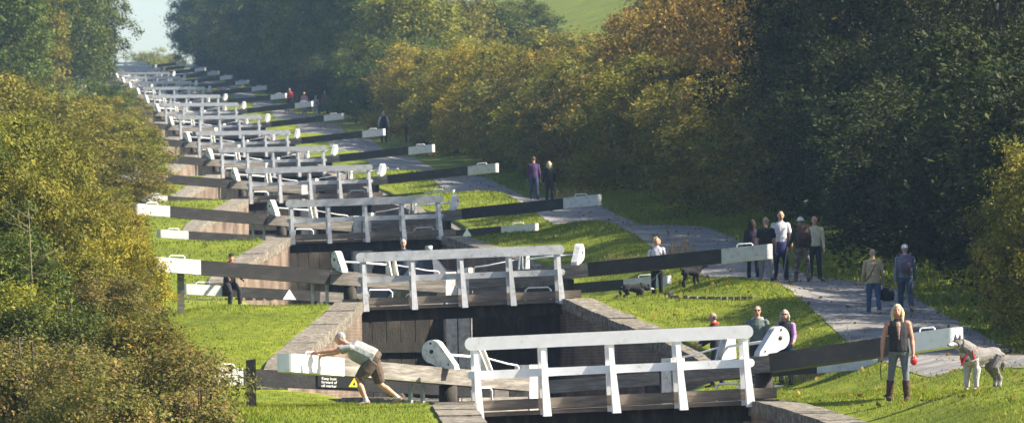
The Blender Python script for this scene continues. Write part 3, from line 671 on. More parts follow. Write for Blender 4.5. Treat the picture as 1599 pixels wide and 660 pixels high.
# lit olive bush at the right edge and small understorey shrubs below the dark trees
P = at(1612, 300, 150); plant('bush', 81, P.x + .3, 150, L_mix, .85, .95, 'pale olive bush catching sun at the right edge')
P = at(1640, 300, 142); plant('bush', 82, P.x + .3, 142, L_mix, .9, 1.0, 'brownish bush at the right edge beside the towpath')
for k, (x, Yd, s_) in enumerate(((1330, 205, .6), (1400, 190, .5), (1470, 176, .5), (1540, 163, .5), (1265, 220, .6))):
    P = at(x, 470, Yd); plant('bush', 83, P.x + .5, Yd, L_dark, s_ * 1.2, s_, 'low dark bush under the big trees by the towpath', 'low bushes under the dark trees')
# far trees right of the canal, hazy
for k, (x, Yd, yt, sx) in enumerate(((640, 480, -20, 1.0), (590, 520, -40, 1.1), (545, 560, -45, 1.1), (500, 600, -60, 1.15), (455, 640, -60, 1.2), (410, 690, -60, 1.2), (372, 740, -60, 1.2), (342, 800, -50, 1.15), (322, 850, -40, 1.1), (700, 500, 5, 1.0), (760, 520, 0, 1.0), (815, 545, 5, .9), (345, 860, -60, 1.2), (308, 900, -20, .8), (600, 640, -60, 1.3), (520, 700, -70, 1.3), (440, 800, -70, 1.4), (390, 880, -70, 1.4))):
    P = at(x, yt, Yd); gg = ground(P.x, Yd); plant('tree', 40 + k % 4, P.x, Yd, L_green if k % 3 else L_olive, sx, max(.5, (P.z - gg) / 11), ('blue green' if k % 3 else 'olive') + ' hazy tree on the right ' + abreast(Yd), 'far trees on the right of the canal')
# tall trees close beside the far towpath, shading the upper locks
Y = 565.0; k = 0
while Y < 900:
    X = xc(Y) + pth(Y) + 6.2 + random.uniform(-1, 1.5); plant('tree', 40 + k % 4, X, Y, L_green, random.uniform(.95, 1.2), random.uniform(1.05, 1.3), 'tall tree by the far towpath ' + abreast(Y), 'trees beside the far towpath'); Y += random.uniform(9, 13); k += 1
# low dark hedge along the far towpath
Y = 520.0
while Y < 900:
    plant('shrub', 20 + i % 5, xc(Y) + pth(Y) + 4.6, Y, L_dark, 1.1, .75, 'low dark shrub in the far hedge ' + abreast(Y), 'far hedge beside the towpath'); Y += 7; i += 1
# far trees left of the canal
for k, (x, Yd, yt, sx, lab, mat) in enumerate(((20, 430, -60, .95, 'dull green tree at the top left corner', L_green), (75, 470, -25, .8, 'yellowish tree second from the top left corner', L_olive), (125, 520, -50, .95, 'tall hazy tree left of the sky gap', L_green), (170, 560, -20, .85, 'green tree nearest the sky gap on the left', L_green), (185, 640, 10, .7, 'dark hazy tree beside the far end of the canal', L_green), (130, 700, -40, 1.1, 'tall hazy tree behind the others left of the gap', L_green), (-10, 520, -60, 1.2, 'tall tree cut by the left edge', L_green), (178, 760, -30, .9, 'far hazy tree bordering the sky gap', L_green))):
    P = at(x - (34 if Yd < 600 else 52), yt, Yd); gg = ground(P.x, Yd); plant('tree', 40 + k % 4, P.x, Yd, mat, sx, (P.z - gg) / 11, lab, 'far trees on the left of the canal')
P = at(232, 82, 930); plant('shrub', 22, P.x, 930, L_olive, 1.3, max(.4, (P.z - ground(P.x, 930)) / 5.6), 'small hazy bush under the gap of sky')
P = at(262, 86, 940); plant('shrub', 23, P.x, 940, L_olive, 1.2, max(.4, (P.z - ground(P.x, 940)) / 5.6), 'small pale bush at the right foot of the sky gap')
# left hedge: (x centre, y top, Y, radius scale)
LH = [(205, 190, 300, .95, L_olive), (185, 165, 330, 1.0, L_olive), (150, 140, 360, 1.1, L_olive), (215, 225, 270, .8, L_mix), (110, 118, 330, 1.1, L_olive), (60, 95, 300, 1.1, L_olive), (10, 85, 280, 1.1, L_olive), (150, 175, 270, .9, L_olive), (95, 150, 250, 1.0, L_olive), (185, 270, 240, .7, L_olive), (120, 215, 220, .9, L_mix), (40, 150, 225, 1.0, L_olive), (165, 110, 420, 1.0, L_green), (195, 150, 420, .8, L_mix), (222, 205, 318, .62, L_olive), (212, 172, 365, .7, L_mix), (200, 145, 405, .8, L_olive), (192, 122, 455, .85, L_olive), (228, 232, 300, .5, L_mix)]
for k, (x, yt, Yd, sx, mat) in enumerate(LH):
    P = at(x - (38 if Yd < 290 else 8), yt + (34 if x < 120 else 24), Yd); gg = ground(P.x, Yd); plant('shrub', 20 + k % 5, P.x, Yd, mat, sx, (P.z - gg) / 5.6, ('olive' if mat is L_olive else 'brownish' if mat is L_mix else 'greener') + ' shrub in the left hedge ' + abreast(Yd), 'shrubs of the left hedge')
NB = [(35, 195, 172, 1.0, L_olive, 'tall olive bush at the left edge'), (120, 235, 182, .85, L_olive, 'olive bush in the middle of the left thicket'), (205, 330, 190, .62, L_gold, 'yellow green bush at the right rim of the left thicket'), (165, 300, 165, .75, L_olive, 'olive bush left of the seated man'), (70, 275, 150, .9, L_olive, 'leafy yellow green bush in the left foreground'), (-20, 250, 150, 1.0, L_green, 'green bush cut by the left edge'),
      (225, 370, 160, .62, L_gold, 'yellowish bush left of the grey timber post'), (150, 395, 140, .75, L_olive, 'pale olive bush in the left foreground'), (30, 380, 134, .85, L_green, 'low green bush at the left edge'), (215, 440, 138, .6, L_bram, 'brown tangled bush by the grass on the left')]
for k, (x, yt, Yd, sx, mat, lab) in enumerate(NB):
    P = at(x - 42, yt, Yd); gg = ground(P.x, Yd); plant('bush', 81 + k % 4, P.x, Yd, mat, sx, max(.3, (P.z - gg) / 4.2), lab)
def mound(name, x, yt, Yd, rx, ry, mat, lab, seed, size=.075, ncl=700):
    P = at(x, yt, Yd); gg = ground(P.x, Yd); H = P.z - gg; r = random.Random(seed); lob = [((0, 0, H * .35), (rx * .8, ry * .8, H * .5))]
    for q in range(9):
        s_ = r.uniform(.3, .55); lob.append(((r.uniform(-.7, .7) * rx, r.uniform(-.7, .7) * ry, H * r.uniform(.2, .6)), (rx * s_, ry * s_, H * r.uniform(.25, .42))))
    root = empty(name, (P.x, Yd, gg))
    mobj('foliage', crown_mesh('foliage', lob, int(ncl * 1.3), 60, size * .72, .12, seed, .0, .2, .6, .5), mat, root)
    m = MB()
    for q in range(14):
        a = r.uniform(0, 6.28); f = r.uniform(.3, 1.0); e = Vector((math.cos(a) * rx * f, math.sin(a) * ry * f, H * r.uniform(.75, 1.12) * (1 - .35 * f)))
        m.tube([(0.15 * e.x, .15 * e.y, -.1), (e.x * .6, e.y * .6, e.z * .95 + .1), e], [.02, .013, .004], 5)
    m.build('stem', bark, root)['kind'] = 'stuff'; tag(root, lab, 'bush'); return root
mound('bramble_thicket', 222, 545, 110, 1.45, 1.8, L_bram, 'brown bramble thicket in the bottom left foreground', 5, .08, 900)
mound('bramble_thicket', 60, 520, 112, 1.8, 1.8, L_bram, 'reddish brown brambles at the bottom left corner', 6, .08, 900)
mound('bramble_thicket', 316, 600, 107, .62, 1.2, L_bram, 'low end of the brambles beside the near grass', 7, .075, 420)
mound('scrub_bush', 120, 455, 122, 1.7, 1.6, L_green, 'fresh green scrub above the brambles', 8, .085, 800)
mound('scrub_bush', 215, 475, 120, .85, 1.2, L_mix, 'mixed scrub at the edge of the left lawn', 9, .08, 480)
mound('scrub_bush', 15, 430, 124, 1.4, 1.5, L_olive, 'olive scrub at the left edge above the brambles', 10, .085, 600)
mound('bramble_thicket', 150, 590, 104, 1.4, 1.0, L_bram, 'lowest brambles along the bottom edge', 12, .075, 600)

# ------------------------------------------------------------------ grass blades and tall weeds
rng = np.random.default_rng(3)
def blades(n, yr, orr, hgt, wid, seed, keep=None):
    rg = np.random.default_rng(seed); u = rg.uniform(0, 1, n); Ys = yr[0] + (yr[1] - yr[0]) * u; O_ = rg.uniform(orr[0], orr[1], n)
    hh_ = np.where(Ys < 125, np.interp(Ys, [100, 112, 119.3, 125], [3.4, 3.05, 2.55, 2.55]), np.interp(Ys, _hy, _hw))
    ok = (np.abs(O_) > hh_ + .80) & (np.abs(O_ - np.interp(Ys, _pty, _ptx)) > PW + rg.normal(-.02, .12, n)); Ys = Ys[ok]; O_ = O_[ok]
    P = np.stack([np.interp(Ys, _xy, _xv) + O_, Ys, gzv_(O_, Ys)], 1); n = len(P); a = rg.uniform(0, 6.28, n)
    pat = .5 * np.sin(P[:, 0] * 2.1 + 2 * np.sin(P[:, 1] * .7)) * np.sin(P[:, 1] * 1.3 + 1.5 * np.sin(P[:, 0] * .9)) + .3 * np.sin(P[:, 0] * .7 - P[:, 1] * .45)
    h = hgt * rg.uniform(.45, 1.25, n) * (1 + .5 * pat); d = np.stack([np.cos(a), np.sin(a), 0 * a], 1) * wid; lean = rg.normal(0, .45, (n, 2)) * h[:, None]
    T = P.copy(); T[:, 2] += h; T[:, :2] += lean; B = P.copy(); B[:, 2] -= .02
    V = np.stack([B - d, B + d, T], 1).reshape(-1, 3); tone = np.repeat(np.clip(.45 + .5 * pat + rg.normal(0, .2, n), 0, 1), 3)
    return V, tone
def grass_obj(name, parts, mat, label):
    V = np.concatenate([p[0] for p in parts]); T = np.concatenate([p[1] for p in parts])
    tag(mobj(name, fast_mesh(name, V, np.arange(len(V)).reshape(-1, 3), T), mat), label, 'grass', kind='stuff')
grass_obj('grass', [blades(110000, (76, 146), (3, 10.5), .048, .011, 1), blades(95000, (80, 170), (-8.5, -2.8), .048, .011, 2), blades(60000, (146, 215), (3, 8.6), .055, .016, 3), blades(35000, (215, 330), (3, 8.2), .09, .028, 4), blades(25000, (170, 300), (-9, -3), .09, .026, 5),
                    blades(30000, (120, 330), (10.3, 16), .16, .03, 6)], L_gr, 'short green grass of the lawns beside the locks')
def weed(x, y, h, spread, n, label, mat=L_dry, seed=1, Yd=None):
    a = hit(x, y); r = np.random.default_rng(seed); V = []; T = []
    for k in range(n):
        b = np.array([r.normal(0, spread * .5), r.normal(0, .25), -.05]); ln = h * r.uniform(.6, 1.1); tip = b + np.array([r.normal(0, .25) * ln, r.normal(0, .2) * ln, ln])
        s = np.array([.008, 0, 0]); V += [b - s, b + s, tip + s * .5, tip - s * .5]; tv = r.uniform(0, 1); T += [tv] * 4
        for q in range(10):
            f = r.uniform(.35, 1.03); c = b + (tip - b) * f; dd = r.normal(0, 1, 3); dd /= np.linalg.norm(dd); e = np.cross(dd, [0.3, .5, .8]); L_ = .05 * r.uniform(.5, 1.3); V += [c, c + dd * L_ * .5 + e * L_ * .25, c + dd * L_, c + dd * L_ * .5 - e * L_ * .25]; tv = r.uniform(0, 1); T += [tv] * 4
    o = mobj('dry_weed', fast_mesh('dry_weed', np.array(V), np.arange(len(V)).reshape(-1, 4), np.array(T)), mat, None, a); tag(o, label, 'weed', 'dry weeds along the path')
for k, (x, y, h, sp_, n, lab) in enumerate(((1062, 418, .95, .35, 60, 'tall pale seeding weed behind the second right beam'), (985, 420, .5, .9, 80, 'dry grass tuft behind the curly haired woman'), (900, 320, .7, .9, 90, 'dry brown grass beside the towpath at the third beam'), (860, 305, .6, .5, 50, 'dry weeds at the feet of the purple jacket couple'), (640, 240, .8, 1.0, 80, 'dry tall grass below the fifth right beam end'), (500, 200, .9, 1.2, 80, 'brown grass tuft beside the far path'), (460, 180, .9, 1.2, 70, 'far brown grass tuft between two white beam ends'), (1270, 590, .35, 1.3, 150, 'yellowish long grass under the nearest right beam'))):
    weed(x, y, h, sp_, n, lab, L_dry, 30 + k)

# ------------------------------------------------------------------ haze
mb = MB(); mb.box(-860, 900, -260, 1760, -16, 120); hz = mb.build('haze', [], None)
hm = bpy.data.materials.new('haze'); hm.use_nodes = True; t = hm.node_tree; t.nodes.clear(); pv = nd(t, 'ShaderNodeVolumePrincipled'); pv.inputs['Density'].default_value = .00011; pv.inputs['Color'].default_value = (.42, .66, 1.0, 1); pv.inputs['Anisotropy'].default_value = .0
oo = nd(t, 'ShaderNodeOutputMaterial'); t.links.new(pv.outputs[0], oo.inputs['Volume']); hz.data.materials.append(hm); tag(hz, 'thin blue autumn haze filling the valley', 'haze', kind='stuff')
# fallen leaves on path and lawn
rg = np.random.default_rng(77); n_ = 5200; Ys = 100 + 230 * rg.uniform(0, 1, n_) ** 1.4; O_ = np.where(rg.uniform(0, 1, n_) < .7, np.interp(Ys, _pty, _ptx) + rg.normal(1.0, 1.3, n_), rg.uniform(3.6, 9, n_)); O_ = np.maximum(O_, np.interp(Ys, _hy, _hw) + .9)
C_ = np.stack([np.interp(Ys, _xy, _xv) + O_, Ys, gzv_(O_, Ys) + .055], 1); nrm_ = np.tile(np.array([[0, 0, 1.0]]), (n_, 1)) + rg.normal(0, .25, (n_, 3))
V, Fq, T = leaf_cloud(C_, nrm_, .085, 1, .0, rg, .7, rg.uniform(0, 1, n_), .6); tag(mobj('fallen_leaves', fast_mesh('fallen_leaves', V, Fq, T), L_rust), 'scattered brown leaves on the towpath and lawn', 'leaves', kind='stuff')
# bare pale sapling in front of the left bushes
P = at(48, 420, 131); gg = ground(P.x, 131); top = at(48, 325, 131).z - gg; r = empty('bare_sapling', (P.x, 131, gg)); m = MB(); rr = random.Random(8)
m.tube([(0, 0, -.1), (.05, 0, top * .5), (-.02, 0, top)], [.02, .012, .004], 6)
for q in range(12):
    z = top * rr.uniform(.45, .95); a = rr.choice((-1, 1)); L_ = rr.uniform(.3, .8); m.tube([(0, 0, z), (a * L_ * .5, rr.uniform(-.2, .2), z + L_ * .35), (a * L_, rr.uniform(-.3, .3), z + L_ * rr.uniform(.4, .8))], [.007, .005, .002], 5)
m.build('stem', mottled('pale_bark', [(.3, (.13, .11, .08)), (.7, (.26, .23, .17))], 8, .9), r); tag(r, 'bare pale twiggy sapling in front of the left bushes', 'sapling')
#PART3
# ================================================================== PEOPLE, DOGS, BOAT
TMP = bpy.data.scenes.new('tmp_modelling')
def remeshed(mb, name, voxel, smooth_it=3, noise_amp=0, noise_sc=12):
    src = mb.mesh(name + '_src'); bv = BVHTree.FromPolygons([Vector(v) for v in mb.v], mb.f)
    o = bpy.data.objects.new('tmp', src); TMP.collection.objects.link(o)
    md = o.modifiers.new('r', 'REMESH'); md.mode = 'VOXEL'; md.voxel_size = voxel; md.adaptivity = 0
    if smooth_it: sm = o.modifiers.new('s', 'SMOOTH'); sm.factor = .5; sm.iterations = smooth_it
    with bpy.context.temp_override(scene=TMP, view_layer=TMP.view_layers[0]):
        dg = bpy.context.evaluated_depsgraph_get(); me = bpy.data.meshes.new_from_object(o.evaluated_get(dg))
    me.name = name
    bpy.data.objects.remove(o); bpy.data.meshes.remove(src)
    mi = []
    for p in me.polygons:
        r = bv.find_nearest(p.center); mi.append(mb.mi[r[2]] if r[2] is not None else 0)
    me.polygons.foreach_set('material_index', mi); me.polygons.foreach_set('use_smooth', [True] * len(me.polygons))
    if noise_amp:
        cn = [(v.co.copy(), v.normal.copy()) for v in me.vertices]
        me.vertices.foreach_set('co', [q for c, nn in cn for q in (c + nn * noise_amp * mnoise.noise(c * noise_sc))])
    me.update(); return me
def loft(mb, rings, mi, n=14):
    """rings: (centre, side vector * half width, front vector * half depth)"""
    vs = []; fs = []
    for c, a, b in rings:
        for k in range(n):
            t = 2 * math.pi * k / n; vs.append(c + a * math.cos(t) + b * math.sin(t))
    for i in range(len(rings) - 1):
        for k in range(n): fs.append((i * n + k, i * n + (k + 1) % n, (i + 1) * n + (k + 1) % n, (i + 1) * n + k))
    fs.append(tuple(range(n - 1, -1, -1))); fs.append(tuple((len(rings) - 1) * n + k for k in range(n))); mb.add(vs, fs, mi, True)
SKIN = (.46, .26, .18)
def person(label, loc, H, rz, legs=((8, 6, 3), (-6, 8, 3)), arms=((5, 10, 15), (-5, 10, 15)), lean=2, build=1.0, top=(.05, .05, .06), sleeve='long', bottom=(.04, .05, .09), legwear='trousers', shoe=(.03, .03, .03), sock=None,
           hair=(.12, .08, .05), style='short', hat=None, skin=SKIN, head=(0, 0), vox=.016, topmat=None, bottommat=None, hem=.0, vest=None, glasses=False, boots=None, scarf=None, fingers=False, group=None, hoodie=None, hand_grip=25, inner=None, sit=None, side_lean=0, neck_fwd=0):
    root = empty('person', loc, rz); mb = MB()
    M = [cloth(skin, 'skin'), topmat or cloth(top), bottommat or cloth(bottom), cloth(shoe), cloth(sock or shoe), cloth(vest or top), cloth(boots or shoe), flat('eye_dark', (.02, .015, .012), .3), cloth((.42, .16, .13), 'skin')]
    SK, TP, BT, SH, SO, VE, BO, EY, LP = range(9)
    X = Vector((1, 0, 0)); la = R_(lean); sdv = Vector((math.sin(R_(side_lean)), math.sin(la), math.cos(la))).normalized(); fr = X.cross(sdv) * -1
    fr = sdv.cross(X); fr = -fr if fr.y < 0 and lean < 80 else fr
    hip = Vector((0, 0, .54 * H))
    def sp(t): return hip + sdv * t * H
    b = build; bw = .5 + .5 * b
    tm = VE if vest else TP
    # torso in clothes
    rings = [(-.06, .080 * bw, .058 * b, BT), (-.03, .094 * bw, .070 * b, BT), (.02, .096 * bw, .074 * b, BT), (.045, .094 * bw, .074 * b, BT)]
    loft(mb, [(sp(t), X * w_ * H, fr * d_ * H) for t, w_, d_, _ in rings], BT)
    rings = [(.0 - hem, .100 * bw + hem * .12, .080 * b), (.05, .096 * bw, .079 * b), (.11, .094 * bw, .076 * b), (.18, .104 * bw, .076 * b), (.235, .108 * bw, .068 * b), (.275, .098 * bw, .055), (.30, .062, .046), (.315, .045, .042)]
    loft(mb, [(sp(t), X * w_ * H, fr * d_ * H) for t, w_, d_ in rings], tm)
    hy = R_(head[0]); hp = R_(head[1])
    hd = (sdv + Vector((0, 0, .9)) + Vector((0, .25 + neck_fwd, 0))).normalized()
    nb = sp(.30); nt = nb + hd * .058 * H
    mb.tube([nb - sdv * .03 * H, nt], [.034 * H, .031 * H], 10, SK)
    hc = nt + hd * .048 * H + Vector((0, .008 * H, 0))
    rot = Matrix.Rotation(hy, 3, 'Z') @ Matrix.Rotation(-hp, 3, 'X')
    def hp_(x, y, z): return hc + rot @ Vector((x * H, y * H, z * H))
    mb.ellipsoid(hc, (.043 * H, .053 * H, .058 * H), 14, 10, SK, rot)
    mb.ellipsoid(hp_(0, .016, -.032), (.033 * H, .036 * H, .036 * H), 12, 8, SK, rot)
    mb.ellipsoid(hp_(0, .055, -.010), (.0075 * H, .013 * H, .015 * H), 8, 6, SK, rot)
    mb.ellipsoid(hp_(0, .046, .014), (.03 * H, .008 * H, .007 * H), 8, 6, SK, rot)
    for s in (-1, 1):
        mb.ellipsoid(hp_(s * .044, -.002, -.004), (.006 * H, .011 * H, .017 * H), 8, 6, SK, rot)
        mb.ellipsoid(hp_(s * .017, .0485, .004), (.0068 * H, .005 * H, .0042 * H), 8, 6, EY, rot)
    mb.ellipsoid(hp_(0, .050, -.033), (.014 * H, .006 * H, .004 * H), 8, 6, LP, rot)
    # arms
    hands = []
    for k, s in enumerate((-1, 1)):
        f, ab, el = arms[k][:3]; ins = arms[k][3] if len(arms[k]) > 3 else 0
        sh = sp(.262) + X * s * .104 * bw * H
        du = Vector((s * math.sin(R_(ab)), math.sin(R_(f)) * math.cos(R_(ab)), -math.cos(R_(f)) * math.cos(R_(ab)))).normalized()
        f2 = f + el; df = Vector((s * math.sin(R_(ab * .3 - ins)), math.sin(R_(f2)) * math.cos(R_(ins)), -math.cos(R_(f2)) * math.cos(R_(ins)))).normalized()
        e = sh + du * .170 * H; wv = e + df * .145 * H
        mb.ellipsoid(sh - du * .004 * H + X * s * -.006 * H, (.040 * H, .040 * H, .036 * H), 10, 8, TP if sleeve != 'none' else SK)
        mb.ellipsoid(sp(.272) + X * s * .066 * H, (.052 * H, .036 * H, .026 * H), 10, 8, tm)
        if sleeve == 'long':
            mb.tube([sh - du * .01 * H, sh + du * .06 * H, e, e + df * .02 * H, wv], [.036 * H, .035 * H, .029 * H, .029 * H, .022 * H], 10, TP); mb.tube([wv - df * .02 * H, wv + df * .012 * H], [.016 * H, .0155 * H], 8, SK)
        elif sleeve == 'short':
            mb.tube([sh - du * .01 * H, sh + du * .05 * H, sh + du * .115 * H], [.037 * H, .037 * H, .038 * H], 10, TP)
            mb.tube([sh + du * .08 * H, e, e + df * .05 * H, wv + df * .01 * H], [.028 * H, .024 * H, .025 * H, .016 * H], 10, SK)
        else:
            mb.tube([sh - du * .005 * H, sh + du * .06 * H, e, e + df * .05 * H, wv + df * .01 * H], [.033 * H, .031 * H, .025 * H, .025 * H, .016 * H], 10, SK)
        # hand: palm, four fingers, thumb
        side = df.cross(Vector((s, .0, 0.001))).normalized()
        if side.length < .1: side = Vector((0, 1, 0))
        nrm = df.cross(side).normalized()
        palm = wv + df * .035 * H
        R3 = Matrix((side * 1, nrm * 1, df * 1)).transposed()
        mb.ellipsoid(palm, (.022 * H, .011 * H, .032 * H), 10, 8, SK, R3)
        g_ = R_(hand_grip); 
        for q in range(4):
            off = (q - 1.5) * .0115 * H; ln = (.040, .046, .044, .034)[q] * H
            p0 = palm + df * .022 * H + side * off; d1 = (df * math.cos(g_) - nrm * s * math.sin(g_)).normalized(); d2 = (df * math.cos(2 * g_) - nrm * s * math.sin(2 * g_)).normalized()
            mb.tube([p0, p0 + d1 * ln * .55, p0 + d1 * ln * .55 + d2 * ln * .5], [.0058 * H, .0054 * H, .0042 * H], 6, SK)
        t0 = palm - df * .012 * H + side * .018 * H; td = (df * .75 + side * .6 - nrm * s * .3).normalized(); mb.tube([t0, t0 + td * .022 * H, t0 + td * .022 * H + df * .020 * H], [.0075 * H, .0065 * H, .005 * H], 6, SK)
        hands.append((palm + df * .03 * H, df, side, nrm))
    # legs
    low = 1e9
    for k, s in enumerate((-1, 1)):
        f, kn, ab = legs[k][:3]; hj = hip + Vector((s * .050 * bw * H, 0, -.025 * H))
        dt = Vector((s * math.sin(R_(ab)), math.sin(R_(f)), -math.cos(R_(f)))).normalized(); f2 = f - kn; ds = Vector((s * math.sin(R_(ab * .6)), math.sin(R_(f2)), -math.cos(R_(f2)))).normalized()
        kj = hj + dt * .247 * H; aj = kj + ds * .233 * H
        if legwear == 'shorts':
            mb.tube([hj, hj + dt * .12 * H, kj - dt * .015 * H], [.060 * H * bw, .058 * H * bw, .054 * H], 12, BT)
            mb.tube([hj + dt * .1 * H, kj, kj + ds * .07 * H, aj + ds * .01 * H], [.04 * H, .035 * H, .037 * H, .022 * H], 10, SK)
            if sock: mb.tube([aj - ds * .045 * H, aj + ds * .02 * H], [.026 * H, .025 * H], 10, SO)
        else:
            slim = .86 if legwear == 'slim' else 1.0
            mb.tube([hj, hj + dt * .10 * H, kj, kj + ds * .06 * H, aj - ds * .01 * H], [.055 * H * bw, .052 * H * bw * slim, .041 * H * slim, .041 * H * slim, .034 * H * slim], 12, BT)
            mb.tube([aj - ds * .02 * H, aj + ds * .015 * H], [.026 * H, .025 * H], 8, SO)
            if boots: mb.tube([kj + ds * .05 * H, kj + ds * .12 * H, aj + ds * .01 * H], [.043 * H, .040 * H, .033 * H], 12, BO)
        tilt = R_(f2 * .5) if f2 < -20 else 0
        fd = Vector((s * .12, math.cos(tilt), math.sin(tilt))).normalized(); fu = X.cross(fd); fx = X
        hb = aj + Vector((0, 0, -.018 * H)); fm = BO if boots else SH
        loft(mb, [(hb - fd * .040 * H + fu * 0, fx * .018 * H, fu * .018 * H), (hb - fd * .02 * H, fx * .027 * H, fu * .024 * H), (hb + fd * .03 * H, fx * .028 * H, fu * .024 * H - fd * 0), (hb + fd * .075 * H - fu * .006 * H, fx * .030 * H, fu * .018 * H), (hb + fd * .105 * H - fu * .010 * H, fx * .020 * H, fu * .012 * H)], fm, 12)
        low = min(low, (hb - fd * .04 * H).z - .018 * H, (hb + fd * .105 * H - fu * .01 * H).z - .012 * H, hb.z - .026 * H)
    if inner:
        M.append(cloth(inner)); ii_ = len(M) - 1
        loft(mb, [(sp(t_) + fr * d2 * H * b * .93, X * w2 * H, fr * .010 * H) for t_, w2, d2 in ((.10, .004, .074), (.16, .012, .076), (.21, .020, .072), (.25, .026, .062), (.285, .026, .046))], ii_, 10)
    if scarf:
        M.append(cloth(scarf)); scarf_i = len(M) - 1
        for a_ in range(10):
            th = 6.283 * a_ / 10; mb.ellipsoid(sp(.318) + X * math.cos(th) * .042 * H + fr * math.sin(th) * .042 * H, (.022 * H, .022 * H, .018 * H), 8, 6, scarf_i)
        mb.ellipsoid(sp(.27) + fr * .06 * H, (.028 * H, .015 * H, .045 * H), 8, 6, scarf_i)
    if hoodie:
        M.append(cloth(hoodie)); hi_ = len(M) - 1
        for a_ in range(9):
            th = math.pi + 3.1416 * a_ / 8; mb.ellipsoid(sp(.306) + X * math.cos(th) * .052 * H + fr * math.sin(th) * .052 * H, (.026 * H, .026 * H, .024 * H), 8, 6, hi_)
    me = remeshed(mb, 'body', vox, 3, .0055, 11)
    dz = -low if sit is None else sit - (hip.z - .07 * H)
    body = mobj('body', me, M, root); body.location = (0, 0, dz)
    hcz = hc
    # hair
    hm_ = MB(); amp = .006
    if style in ('short', 'bald'):
        hm_.ellipsoid(hp_(0, -.010, .012), (.0465 * H, .050 * H, .053 * H), 14, 10, 0, rot)
        if style == 'bald': hm_ = MB(); 
        if style == 'bald':
            for s in (-1, 1): hm_.ellipsoid(hp_(s * .033, -.022, -.004), (.016 * H, .032 * H, .028 * H), 10, 8, 0, rot)
            hm_.ellipsoid(hp_(0, -.040, -.006), (.034 * H, .018 * H, .030 * H), 10, 8, 0, rot)
    elif style in ('long', 'bob', 'pony'):
        hm_.ellipsoid(hp_(0, -.012, .010), (.050 * H, .054 * H, .058 * H), 14, 10, 0, rot); L_ = .085 if style == 'bob' else .13
        for s in (-1, 1):
            hm_.tube([hp_(s * .038, .0, .02), hp_(s * .050, -.006, -.03), hp_(s * .048, -.004, -L_)], [.022 * H, .024 * H, .016 * H], 8)
        hm_.tube([hp_(0, -.045, .02), hp_(0, -.055, -.03), hp_(0, -.055, -L_ * 1.05)], [.036 * H, .042 * H, .028 * H], 10)
    elif style == 'curly':
        r = random.Random(4)
        for q in range(26):
            a_ = r.uniform(0, 6.28); z_ = r.uniform(-.045, .065); rr = math.sqrt(max(.1, 1 - (z_ / .075) ** 2)) * .05
            if math.sin(a_) > .45 and z_ < .035: continue
            hm_.ellipsoid(hp_(rr * math.cos(a_), rr * math.sin(a_) - .008, z_), (.020 * H, .020 * H, .020 * H), 8, 6, 0)
        amp = .012
    if hm_.v and style != 'none':
        # keep the face clear
        me = remeshed(hm_, 'hair', max(.010, vox * .8), 1, amp, 40); o = mobj('hair', me, cloth(hair, 'hair'), root); o.location = (0, 0, dz)
    if hat:
        m = MB(); kind, hc_ = hat
        if kind == 'cap':
            m.ellipsoid(hp_(0, -.006, .024), (.049 * H, .057 * H, .045 * H), 14, 10, 0, rot); loft(m, [(hp_(0, .035, .026), rot @ X * .040 * H, rot @ Vector((0, 0, .006 * H))), (hp_(0, .085, .018), rot @ X * .030 * H, rot @ Vector((0, 0, .005 * H)))], 0, 10)
        elif kind == 'brim':
            m.ellipsoid(hp_(0, -.002, .045), (.048 * H, .055 * H, .036 * H), 14, 10, 0, rot); m.ellipsoid(hp_(0, 0, .022), (.082 * H, .09 * H, .008 * H), 18, 6, 0, rot)
        o = mobj('hat', remeshed(m, 'hat', .012, 1), cloth(hc_), root); o.location = (0, 0, dz)
    if glasses:
        m = MB()
        for s in (-1, 1): m.ellipsoid(hp_(s * .019, .0545, .005), (.015 * H, .005 * H, .011 * H), 10, 6, 0, rot); m.tube([hp_(s * .033, .050, .008), hp_(s * .046, .0, .006)], .003 * H, 5)
        m.tube([hp_(-.01, .057, .008), hp_(.01, .057, .008)], .003 * H, 5); o = m.build('sunglasses', flat('dark_lens', (.01, .01, .012), .15), root); o.location = (0, 0, dz)
    tag(root, label, 'person', group)
    MW = Matrix.Translation(Vector(loc)) @ Matrix.Rotation(rz, 4, 'Z') @ Matrix.Translation((0, 0, dz))
    return dict(root=root, hands=[MW @ h[0] for h in hands], MW=MW, sp=sp, fr=fr, H=H, hc=MW @ hc)
def stand_at(x, yf, yh):
    P = hit(x, yf); s = FPX / P.y; return P, min(1.92, max(1.55, (yf - yh) / s))
def strap_pack(p, label, col, w=.30, h=.46, d=.18, z0=.02):
    """backpack on a walker's back: body, pocket, two straps"""
    H = p['H']; root = empty('backpack'); root.matrix_world = p['MW'] @ Matrix.Translation(p['sp'](.05 + z0) - p['fr'] * .07 * H)
    m = MB(); loft(m, [(Vector((0, -d * .45, z)), Vector((w * .5 * k, 0, 0)), Vector((0, d * .55 * k2, 0))) for z, k, k2 in ((-.02, .7, .6), (.03, .96, .95), (h * .5, 1.0, 1.05), (h * .85, .9, .85), (h, .6, .5))], 0, 14); m.build('pack_body', cloth(col), root)
    m = MB(); loft(m, [(Vector((0, -d * .95, z)), Vector((w * .36 * k, 0, 0)), Vector((0, .05 * k, 0))) for z, k in ((.03, .7), (.07, 1), (h * .42, 1), (h * .5, .7))], 0, 12); m.build('pocket', cloth(tuple(c * .7 for c in col)), root)
    for s in (-1, 1):
        m = MB(); m.tube([(s * w * .3, -d * .1, h * .85), (s * w * .38, .03, h * 1.02), (s * w * .42, .14, h * .92), (s * w * .46, .20, h * .5), (s * w * .5, .06, h * .1)], .022, 6); m.build('strap', cloth(tuple(c * .6 for c in col)), root)
    tag(root, label, 'backpack'); return root

